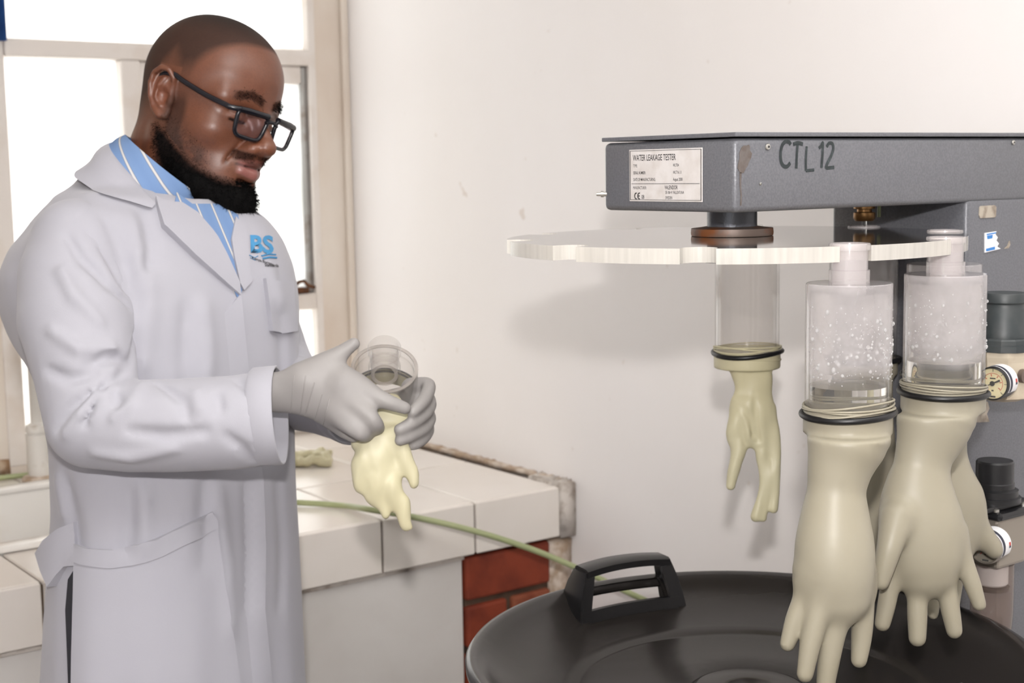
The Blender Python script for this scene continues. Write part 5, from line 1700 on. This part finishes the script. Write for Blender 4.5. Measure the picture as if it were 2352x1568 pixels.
for s in SYM:
    fh.ell((.1010, s * .0155, -.0360), (.0125, .0085, .0085), None, .006)
    fh.ell((.1070, s * .0085, -.0430), (.0055, .0035, .0030), None, .003, True)
    fh.chain([(.091, s * .021, -.030), (.084, s * .031, -.050), (.080, s * .034, -.062)], [.0009, .0010, .0007], .007, True)   # smile fold
fh.chain([(.109, 0, -.036), (.1005, 0, -.0440)], [.006, .005], .006)
fh.ell((.094, 0, -.047), (.012, .022, .010), None, .012)
for s in SYM:
    fh.chain([(.0835, s * .0265, -0.0595), (.0955, s * .0150, -0.0535), (.1020, s * .0045, -0.0520), (.1015, 0, -0.0528)], [.0038, .0066, .0075, .0070], .005)
    fh.chain([(.0840, s * .0245, -0.0615), (.0945, s * .0140, -0.0675), (.0985, 0, -0.0695)], [.0042, .0085, .0098], .005)
    fh.chain([(.0830, s * .0290, -0.0600), (.0985, s * .0150, -0.0602), (.1080, 0, -0.0602)], [.0012, .0014, .0016], .0035, True)
fh.chain([(.091, -.014, -0.0815), (.094, 0, -0.0825), (.091, .014, -0.0815)], [.003, .004, .003], .008, True)
# ears
for s in SYM:
    ea = (np.array([.94, s * -.10, .32]), np.array([s * .12, .99, 0]), np.array([-.34, 0, .94]))
    fh.ell((-.010, s * .0775, .003), (.0165, .0052, .0300), ea, .006)
    hel = [(.004, .0755, .012), (.005, .0800, .024), (-.002, .0850, .033), (-.013, .0870, .034), (-.023, .0865, .026), (-.0265, .0855, .012), (-.0235, .0835, -.004), (-.016, .0805, -.018), (-.006, .0785, -.026), (.003, .0755, -.026), (.005, .074, -.018)]
    fh.chain([(p[0], s * p[1], p[2]) for p in hel], [.0026, .0034, .0036, .0037, .0036, .0034, .0033, .0036, .0050, .0042, .0028], .0035)
    anti = [(-.008, .0815, .022), (-.014, .0835, .010), (-.013, .083, -.004), (-.005, .081, -.014)]
    fh.chain([(p[0], s * p[1], p[2]) for p in anti], [.0030, .0034, .0032, .0030], .003)
    fh.ell((-.004, s * .0850, -.001), (.0088, .0095, .0120), ea, .003, True)
    fh.ell((-.018, s * .0865, .014), (.0025, .0025, .0120), ea, .002, True)
    fh.ell((.0055, s * .0770, -.006), (.0040, .0040, .0060), None, .004)
# neck
fh.chain([(-.030, 0, -.030), (-.042, 0, -.110), (-.072, 0, -.185), (-.095, 0, -.235)], [.056, .0575, .062, .074], .03)
for s in SYM: fh.chain([(-.018, s * .052, -.045), (-.02, s * .040, -.13), (-.02, s * .018, -.20)], [.010, .013, .010], .015)
vH, qH = fh.mesh(2)
Lh = vH.copy()
vW = HCN + Lh @ HM
body = np_mesh('body', vW, qH, None, person)
body['label'] = 'dark brown skin of head and neck'
# albedo painted from anatomy: skin, cropped hair, brows, beard shadow, lips
f_, s_, u_ = Lh[:, 0], np.abs(Lh[:, 1]), Lh[:, 2]
def sm(a, b, x): 
    t = np.clip((x - a) / (b - a), 0, 1); return t * t * (3 - 2 * t)
lin = lambda c: np.array(srgb(*c)[:3])
colr = np.tile(lin((110, 67, 48)), (len(Lh), 1))
def blend(mask, c):
    global colr
    colr = colr * (1 - mask[:, None]) + lin(c) * mask[:, None]
def vnoise(P, fr, seed):
    g_ = np.random.default_rng(seed).uniform(-1, 1, (32, 32, 32))
    q = P * fr + 1000.0
    i0 = np.floor(q).astype(int); t_ = q - i0; t_ = t_ * t_ * (3 - 2 * t_)
    out_ = 0
    for a in (0, 1):
        for b_ in (0, 1):
            for c_ in (0, 1):
                w_ = (t_[:, 0] if a else 1 - t_[:, 0]) * (t_[:, 1] if b_ else 1 - t_[:, 1]) * (t_[:, 2] if c_ else 1 - t_[:, 2])
                out_ = out_ + w_ * g_[(i0[:, 0] + a) % 32, (i0[:, 1] + b_) % 32, (i0[:, 2] + c_) % 32]
    return out_
nz_ = .6 * vnoise(Lh, 90, 1) + .4 * vnoise(Lh, 260, 2)
blend(.30 * sm(-.4, .6, nz_), (96, 56, 40))
blend(.5 * sm(.03, .0, np.hypot(f_ - .11, u_ + .032)) , (122, 73, 51))
blend(.6 * sm(.035, .0, np.hypot(np.hypot(f_ + .008, u_), (s_ - .08))), (122, 70, 50))
umin = np.interp(f_, [-.12, -.075, -.04, -.026, -.010, .010, .024, .036, .050, .066, .080, .10], [-.055, -.060, -.030, .010, .036, .018, .026, .050, .070, .084, .0915, .10])
hw_ = np.interp(f_, [-.05, .02, .05, .09], [.045, .035, .016, .006])
hair = np.clip((u_ - umin) / hw_, 0, 1)
ear_mask = (s_ > .0745) & (f_ > -.032) & (f_ < .012) & (u_ < .040) & (u_ > -.035)
hair[ear_mask] = 0
dens = .78 * hair + .18 * sm(.09, .125, u_) * hair
blend(dens, (31, 25, 23))
brow_u = np.interp(s_, [.008, .030, .052], [.0235, .0300, .0235])
brow = sm(.0085, .0030, np.abs(u_ - brow_u)) * sm(.006, .014, s_) * sm(.056, .046, s_) * (f_ > .055)
blend(.75 * brow, (30, 20, 17))
lash = sm(.0022, .0010, np.abs(u_ - (-.0072 + .0 * s_))) * sm(.017, .021, s_) * sm(.049, .045, s_) * (f_ > .072)
blend(.95 * lash, (16, 10, 9))
line = np.interp(f_, [-.02, .004, .022, .045, .066, .080, .12], [-.036, -.042, -.056, -.070, -.079, -.082, -.082])
lipz = (f_ > .080) & (u_ < -.045) & (u_ > -0.0815) & (s_ < .030)
bd = sm(.006, -.010, u_ - line) * (f_ > -.030) * sm(-.155, -.135, u_) * sm(-.022, -.006, f_ + (u_ + .05) * .25)
bd = np.where(lipz, bd * sm(-0.0770, -0.0820, u_), bd)
blend(.97 * bd, (17, 15, 15))
side = sm(.032, .020, f_) * sm(-.004, .008, f_) * sm(.022, -.004, u_) * (u_ > line) * (s_ > .04)
blend(.65 * side, (40, 30, 27))
stub = sm(.045, .0, u_ - line) * sm(-.004, .010, f_) * sm(.080, .056, f_) * (u_ > line)
blend(.75 * stub * (.45 + .55 * sm(-.3, .4, nz_)), (40, 28, 25))
mus = sm(-.0405, -.0440, u_) * sm(-.0560, -.0505, u_ + .10 * np.maximum(s_ - .012, 0)) * sm(.034, .026, s_) * (f_ > .074)
blend(.80 * mus * (.55 + .45 * sm(.006, .02, s_)), (26, 19, 18))
blend(.8 * sm(.006, .002, np.hypot(np.hypot(f_ - .082, u_ + .063), (s_ - .031) * .7)) , (40, 26, 24))
upl = sm(.0038, .0012, np.abs(u_ - np.interp(s_, [0, .006, .028], [-0.0545, -0.0530, -0.0590])) - .0022) * sm(.0285, .024, s_) * (f_ > .084)
lol = sm(.0045, .0015, np.abs(u_ - np.interp(s_, [0, .026], [-0.0680, -0.0630])) - .0048) * sm(.027, .022, s_) * (f_ > .084)
blend(.85 * upl, (104, 62, 54)); blend(.9 * lol, (140, 88, 82))
blend(.8 * sm(.0016, .0006, np.abs(u_ + .0602)) * sm(.030, .026, s_) * (f_ > .086), (40, 22, 20))
ca = body.data.color_attributes.new('albedo', 'FLOAT_COLOR', 'POINT')
ca.data.foreach_set('color', np.concatenate([colr, (1 - np.clip(np.maximum.reduce([bd, mus, .75 * dens, brow, .6 * stub, .6 * side]), 0, 1))[:, None]], 1).astype(np.float32).ravel())
M_SKIN, nt, b = mat_new('dark_brown_skin')
N = nt.nodes.new; L = nt.links.new
va = N('ShaderNodeVertexColor'); va.layer_name = 'albedo'
tc = N('ShaderNodeTexCoord'); nz = N('ShaderNodeTexNoise'); nz.inputs['Scale'].default_value = 500; nz.inputs['Detail'].default_value = 3
L(tc.outputs['Object'], nz.inputs[0])
mxc = N('ShaderNodeMixRGB'); mxc.blend_type = 'MULTIPLY'; mxc.inputs[0].default_value = .35
rpc = N('ShaderNodeValToRGB'); rpc.color_ramp.elements[0].position = .35; rpc.color_ramp.elements[0].color = (.6, .6, .6, 1); rpc.color_ramp.elements[1].position = .6
L(nz.outputs[0], rpc.inputs[0]); L(va.outputs[0], mxc.inputs[1]); L(rpc.outputs[0], mxc.inputs[2]); L(mxc.outputs[0], b.inputs['Base Color'])
bp = N('ShaderNodeBump'); bp.inputs['Strength'].default_value = .12; bp.inputs['Distance'].default_value = .001
L(nz.outputs[0], bp.inputs['Height']); L(bp.outputs[0], b.inputs['Normal'])
b.inputs['Roughness'].default_value = .38; b.inputs['Specular IOR Level'].default_value = .55
b.inputs['Subsurface Weight'].default_value = .08; b.inputs['Subsurface Radius'].default_value = (.006, .003, .0015)
for nm_, lo_v, hi_v in (('Roughness', .85, .38), ('Specular IOR Level', .12, .55)):
    mr_ = N('ShaderNodeMapRange'); mr_.inputs[3].default_value = lo_v; mr_.inputs[4].default_value = hi_v
    L(va.outputs[1], mr_.inputs[0]); L(mr_.outputs[0], b.inputs[nm_])
body.data.materials.append(M_SKIN)

# beard: full on chin and jaw, thousands of short curls
M_BEARD = pmat('black_beard_hair', srgb(13, 12, 12), .9, spec=.08)
fbd = Field((-.03, -.085, -.170), (.125, .085, -.02), .0028)
for s in SYM:
    fbd.chain([(.002, s * .0590, -.050), (.022, s * .054, -.078), (.050, s * .040, -.100), (.078, s * .014, -.110)], [.001, .009, .020, .025], .01)
fbd.ell((.082, 0, -.116), (.025, .034, .034), None, .012)
fbd.ell((.052, 0, -.118), (.036, .036, .026), None, .012)
nzf = limp_disp(420, .0035, 21)
fbd.displace(fbd.lo, fbd.lo + fbd.h * fbd.n, nzf)
vB, qB = fbd.mesh(1)
beard = np_mesh('beard', HCN + vB @ HM, qB, M_BEARD, person)
nB = np.zeros_like(vB)
fa = np.cross(vB[qB[:, 1]] - vB[qB[:, 0]], vB[qB[:, 2]] - vB[qB[:, 0]])
for k in range(4): np.add.at(nB, qB[:, k], fa)
nB /= np.linalg.norm(nB, axis=1)[:, None] + 1e-12
V, Fc = [], []
def strands(base, nor, n_, l0, l1, w, down):
    idx = nrng.integers(0, len(base), n_)
    jit = nrng.normal(0, 1, (n_, 3))
    for k in range(n_):
        p = base[idx[k]] + jit[k] * .001
        d_ = nor[idx[k]] + jit[k] * .55 + np.array([0.05, 0, -down])
        d_ /= np.linalg.norm(d_)
        l_ = nrng.uniform(l0, l1)
        sd = np.cross(d_, nrng.normal(0, 1, 3)); sd /= np.linalg.norm(sd) + 1e-9
        b0 = len(V)
        bend = np.array([.1, 0, -.5]) * l_ * .5 + jit[k] * l_ * .15
        V.extend([p - sd * w, p + sd * w, p + d_ * l_ * .55 + sd * w * .6, p + d_ * l_ + bend])
        Fc.append((b0, b0 + 1, b0 + 2)); Fc.append((b0, b0 + 2, b0 + 3))
strands(vB, nB, 9000, .003, .0075, .00035, .5)
sel = (bd > .55) & (u_ > -.10)
nH = np.zeros_like(Lh); fa = np.cross(Lh[qH[:, 1]] - Lh[qH[:, 0]], Lh[qH[:, 2]] - Lh[qH[:, 0]])
for k in range(4): np.add.at(nH, qH[:, k], fa)
nH /= np.linalg.norm(nH, axis=1)[:, None] + 1e-12
strands(Lh[sel], nH[sel], 4500, .002, .005, .0003, .6)
sel2 = (bd > .1) & (bd < .6)
strands(Lh[sel2], nH[sel2], 2600, .0015, .0035, .00025, .6)
sel5 = (stub > .25) & (bd < .3) & (Lh[:, 2] < -.02)
strands(Lh[sel5], nH[sel5], 1500, .001, .0022, .0002, .8)
sel3 = (mus > .4); strands(Lh[sel3], nH[sel3], 700, .0015, .003, .00022, 1.0)
sel4 = (brow > .4); strands(Lh[sel4], nH[sel4], 600, .002, .004, .00022, -.2)
bs = mesh_obj('beard_curls', HCN + np.array(V) @ HM, Fc, M_BEARD, beard, False); tag(bs, kind='stuff')

# ---------------------------------------------------------------- glasses
M_FRAME = pmat('dark_blue_acetate', srgb(15, 15, 23), .25, spec=.5)
M_LENS = clear_mat('spectacle_lens', (.93, .90, .92, 1), .02, srgb(200, 180, 190), rough=.02, gloss=.6)
gl_root = empty('glasses', HL(.1, 0, 0)); gl_root.parent = person
gl_root.matrix_parent_inverse = Matrix.Translation(-parent_loc(person))
gl_root['label'] = 'dark rectangular glasses'
GT = math.radians(7)
GF0, GU0 = .1105, -.0080
def GP(s, v, df=0.0):      # point in the spectacle front plane (wraps back at the sides, tilts)
    f = GF0 - 2.4 * s * s * 1.0 - v * math.sin(GT) * -1.0 + df
    return HL(f, s, GU0 + v * math.cos(GT))
def rim_outline(s, hw, hh, n=40, p=4.5):
    out_ = []
    for k in range(n):
        a = 2 * math.pi * k / n
        c_, q_ = math.cos(a), math.sin(a)
        r = (abs(c_) ** p + abs(q_) ** p) ** (-1 / p)
        x_ = c_ * r * hw; y_ = q_ * r * hh
        x_ *= 1 + .10 * (y_ / hh)             # wider at the top
        out_.append((s * (.0355 + x_), y_))
    return out_
sect = [(.9, -.9), (.9, .9), (-.9, .9), (-.9, -.9)]
for s in SYM:
    ol = rim_outline(s, .0250, .0178)
    path = [GP(a, b_) for a, b_ in ol]
    V1, F1 = tube_vf(path, .0029, seg=8, closed=True)
    rim = mesh_obj('rim', V1, F1, M_FRAME, gl_root)
    V1 = [GP(a, b_, -.0004) for a, b_ in ol] + [GP(a, b_, .0006) for a, b_ in ol]
    n_ = len(ol)
    F1 = [tuple(range(n_)), tuple(range(2 * n_ - 1, n_ - 1, -1))] + [(i, (i + 1) % n_, n_ + (i + 1) % n_, n_ + i) for i in range(n_)]
    mesh_obj('lens', V1, F1, M_LENS, rim, False)
    # brow bar of the rim, thicker
    tube('brow_bar', [GP(s * x_, .0172 - 0.0004 * k) for k, x_ in enumerate((.011, .022, .035, .050, .0605))], .0042, M_FRAME, rim, 8)
    hinge = GP(s * .0640, .0150)
    tube('end_piece', [GP(s * .0600, .0158), GP(s * .0655, .0150, -.001), HL(.0920, s * .0700, .0065)], .0036, M_FRAME, gl_root, 8)
    tp = spline([HL(.0935, s * .0695, .0066), HL(.055, s * .0742, .0140), HL(.020, s * .0785, .0235), HL(.002, s * .0795, .0290), HL(-.016, s * .0790, .0250), HL(-.026, s * .078, .004)], 6)
    tube('temple', tp, .0036, M_FRAME, gl_root, 8)
tube('bridge', [GP(-.0125, .0085), GP(-.005, .0115, .001), GP(.005, .0115, .001), GP(.0125, .0085)], .0027, M_FRAME, gl_root, 8)

# ---------------------------------------------------------------- gloved hands
def hand_field(chains, lo_px, hi_px, d, flat_first=.6, h=.0022):
    fd = glove_field(lo_px, hi_px, d, h, .26)
    for i, (ch, k, fl) in enumerate(chains):
        px_chain(fd, ch, d, k, (FH, fl) if fl else None)
    return fd
# right hand (nearer the camera), back of the hand towards us
d = 1.655
fd = hand_field([
    ([(625, 900, 47), (680, 902, 50), (730, 905, 60), (775, 913, 68), (810, 925, 60)], .01, .50),
    ([(700, 868, 34, .0), (748, 836, 27, .004), (786, 808, 18, .006), (813, 789, 14.5, .006)], .016, .9),
    ([(795, 888, 36, -.004), (842, 903, 24, -.012), (886, 921, 19, -.016), (930, 937, 14.5, -.012)], .012, .9),
    ([(800, 925, 32, -.010), (840, 950, 23, -.022), (862, 972, 18, -.020), (868, 982, 16, -.006)], .008, .9),
    ([(775, 945, 34, -.008), (808, 978, 22, -.022), (832, 997, 17, -.020), (842, 1000, 15, -.004)], .008, .9),
    ([(760, 945, 32, .004), (790, 985, 20, .002), (812, 1002, 15, .004)], .008, .9)], (610, 745), (965, 1040), d)
# tendon folds at the wrist and webs
for a_ in ([(770, 880), (820, 915), (850, 938)], [(760, 930), (800, 945), (835, 962)], [(745, 950), (790, 970), (815, 990)]):
    px_chain(fd, [(p[0], p[1], 4, -.036) for p in a_], d, .012, None, True)
V, Q = fd.mesh(2)
gr = np_mesh('nitrile_glove', V, Q, M_NITRILE, person); gr['label'] = 'grey nitrile glove'
BVG = bvh_of(V, Q)
for (a0, a1) in (((676, 862), (668, 948)), ((702, 862), (690, 950)), ((722, 878), (700, 955)), ((740, 905), (722, 965)), ((757, 915), (742, 975))):
    P = [hit(BVG, a0[0] + (a1[0] - a0[0]) * t, a0[1] + (a1[1] - a0[1]) * t + 0) for t in np.linspace(0, 1, 8)]
    P = [p[0] + p[1] * .0001 for p in P if p[0] is not None]
    if len(P) > 3: tube('wrinkle', P, .0007, M_NITRILE, gr, 6)
# left hand, fingers closing round the tube from the far side
d = 1.70
fd = hand_field([
    ([(800, 950, 42, .085), (860, 945, 44, .065), (930, 930, 44, .035), (962, 925, 40, .018)], .01, .6),
    ([(945, 890, 24, .018), (983, 884, 17, .004), (978, 912, 16, -.022), (962, 932, 15, -.040), (948, 946, 13, -.048)], .006, None),
    ([(955, 925, 24, .018), (986, 925, 17, .004), (975, 950, 16, -.024), (944, 973, 15, -.044), (918, 986, 13.5, -.050)], .006, None),
    ([(955, 955, 24, .018), (986, 958, 16, .006), (974, 982, 15.5, -.020), (944, 1000, 14.5, -.040), (919, 1011, 13, -.046)], .006, None),
    ([(955, 975, 22, .018), (984, 984, 14, .008), (976, 1004, 13, -.014), (960, 1018, 12, -.028), (948, 1023, 11, -.034)], .006, None)], (780, 800), (1010, 1050), d)
V, Q = fd.mesh(2)
gl2 = np_mesh('nitrile_glove', V, Q, M_NITRILE, person); gl2['label'] = 'grey nitrile glove of the far hand'

# ---------------------------------------------------------------- the tube and glove in his hands
AXT = -FWD * .70 - DOWN * .70 + RIGHT * .06
AXT /= np.linalg.norm(AXT)
TC = at(883, 846, 1.690)
ht_ = empty('fill_tube', TC - AXT * .05, 'clear fill tube tilted in the gloved hands', 'tube', 'clear fill tubes hanging in the turntable slots')
lathe('wall', [(.0400, -.085), (.0400, -.001), (.0392, 0), (.0362, 0), (.0356, -.0015), (.0356, -.085)], TC, M_CLEAR, ht_, axis=AXT, seg=56, cap0=False, cap1=False)
lathe('shoulder_plate', [(.0356, -.012), (.0356, -.008), (.0190, -.008)], TC, M_CLEAR, ht_, axis=AXT, seg=56, cap0=False, cap1=False)
M_RIMT = clear_mat('cut_acrylic_rim', (.96, .955, .95, 1), .6, srgb(176, 168, 162), rough=.15)
lathe('rim', [(.0401, -.0012), (.0401, .0004), (.0360, .0004), (.0360, -.0012)], TC, M_RIMT, ht_, axis=AXT, seg=56, cap0=False, cap1=False)
lathe('neck', [(.0192, -.008), (.0192, .006), (.0173, .006), (.0173, .026), (.0196, .026), (.0196, .036), (.0185, .0375), (.0165, .0375), (.0160, .036), (.0160, -.012)], TC, M_CLEAR, ht_, axis=AXT, seg=44, cap0=False, cap1=False)
lathe('neck_bore', [(.0165, -.0122), (.0165, -.0108), (.0120, -.0108)], TC, M_RIMT, ht_, axis=AXT, seg=40, cap0=False, cap1=False)
u, v, w = frame_from(AXT)
P = [TC - AXT * .048 + (u * math.cos(a) + v * math.sin(a)) * .0435 for a in np.linspace(0, 2 * math.pi, 57)[:-1]]
tag(tube('rubber_ring', P, .0030, M_RING, None, 10, closed=True), 'black rubber ring between the gloved fingers on the tilted tube', 'ring', 'black rubber rings clamping gloves on tubes')
# limp glove hanging off it
d = 1.665
fd = glove_field((790, 900), (980, 1250), d, .0020, .16)
px_chain(fd, [(884, 955, 58, .015), (874, 1000, 58, .012), (859, 1045, 52), (857, 1080, 48), (868, 1112, 40)], d, .010, (FH, .45))
px_chain(fd, [(912, 1000, 26), (928, 1045, 19), (943, 1088, 17), (950, 1108, 14)], d, .005, (FH, .7))
px_chain(fd, [(890, 1085, 28), (911, 1140, 24), (927, 1185, 18), (936, 1208, 14)], d, .005, (FH, .6))
px_chain(fd, [(860, 1100, 24), (872, 1150, 17), (885, 1182, 12)], d, .004, (FH, .7))
px_chain(fd, [(830, 1065, 22), (833, 1110, 18), (846, 1140, 12)], d, .004, (FH, .7))
for a_ in ([(835, 1020), (850, 1080), (866, 1130)], [(905, 1010), (915, 1060), (919, 1090)], [(860, 1120), (885, 1135), (912, 1125)], [(855, 1080), (880, 1105), (910, 1100)], [(880, 1140), (892, 1165), (900, 1185)]):
    px_chain(fd, [(p[0], p[1], 4.0, -.016) for p in a_], d, .006, None, True)
fd.displace(fd.lo, fd.lo + fd.h * fd.n, limp_disp(140, .0030, 31))
V, Q = fd.mesh(1)
g6 = empty('latex_glove', at(880, 1210, d), 'limp yellowish latex glove being pulled on to the hand held tube', 'glove')
np_mesh('shell', V, Q, M_LATEX2, g6)
V, Fc = lathe_vf([(.0412, -.070), (.0412, -.0520), (.0418, -.0500), (.0412, -.0440)], TC, AXT, 48, False, False)
mesh_obj('cuff', V, Fc, M_LATEX2, g6)

# ---------------------------------------------------------------- emblem and lettering on the coat breast
M_LOGO = pmat('blue_embroidery', srgb(70, 138, 184), .8)
M_THREAD = pmat('dark_embroidery', srgb(44, 42, 44), .8)
def px_text(name, body_, o_px, ex_px, ey_px, mat, parent, bv, bold=0.0, sx=1.0, off=.0012):
    cu = bpy.data.curves.new('t', 'FONT'); cu.body = body_; cu.offset = bold; cu.resolution_u = 3
    tmp = bpy.data.objects.new('t', cu); COL.objects.link(tmp)
    bpy.context.view_layer.update()
    me = bpy.data.meshes.new_from_object(tmp.evaluated_get(bpy.context.evaluated_depsgraph_get()))
    bpy.data.objects.remove(tmp); bpy.data.curves.remove(cu)
    b2 = bmesh.new(); b2.from_mesh(me); bpy.data.meshes.remove(me)
    bmesh.ops.triangulate(b2, faces=b2.faces)
    dead = []
    for v in b2.verts:
        x_ = o_px[0] + ex_px[0] * v.co.x * sx + ey_px[0] * v.co.y; y_ = o_px[1] + ex_px[1] * v.co.x * sx + ey_px[1] * v.co.y
        l, n = hit(bv, x_, y_)
        if l is None: dead.append(v)
        else: v.co = Vector(l + n * off)
    bmesh.ops.delete(b2, geom=dead, context='VERTS')
    if not len(b2.faces): b2.free(); return None
    return bm_obj(name, b2, mat, parent)
px_text('emblem_lettering', 'BS', (573, 579), (56, 2), (-2, -54), M_LOGO, coat, BVC, .035, .95)
for pl, r in (([(572, 586), (584, 592), (592, 588)], 1.0), ([(574, 592), (586, 598)], .8), ([(600, 588), (614, 584), (632, 585)], 2.0), ([(603, 594), (618, 591), (634, 592)], 2.6)):
    P = [hit(BVC, *q) for q in pl]; P = [p[0] + p[1] * .0008 for p in P if p[0] is not None]
    if len(P) > 1: tube('emblem_line', P, r * px_at(1.8), M_LOGO, coat, 6)
px_text('embroidered_words', 'Kenya Bureau', (578, 595), (11, 3.5), (-2, -9), M_THREAD, coat, BVC, .02, .8)
px_text('embroidered_words', 'Standards', (607, 612), (10, .5), (-1, -10), M_THREAD, coat, BVC, .02, .8)
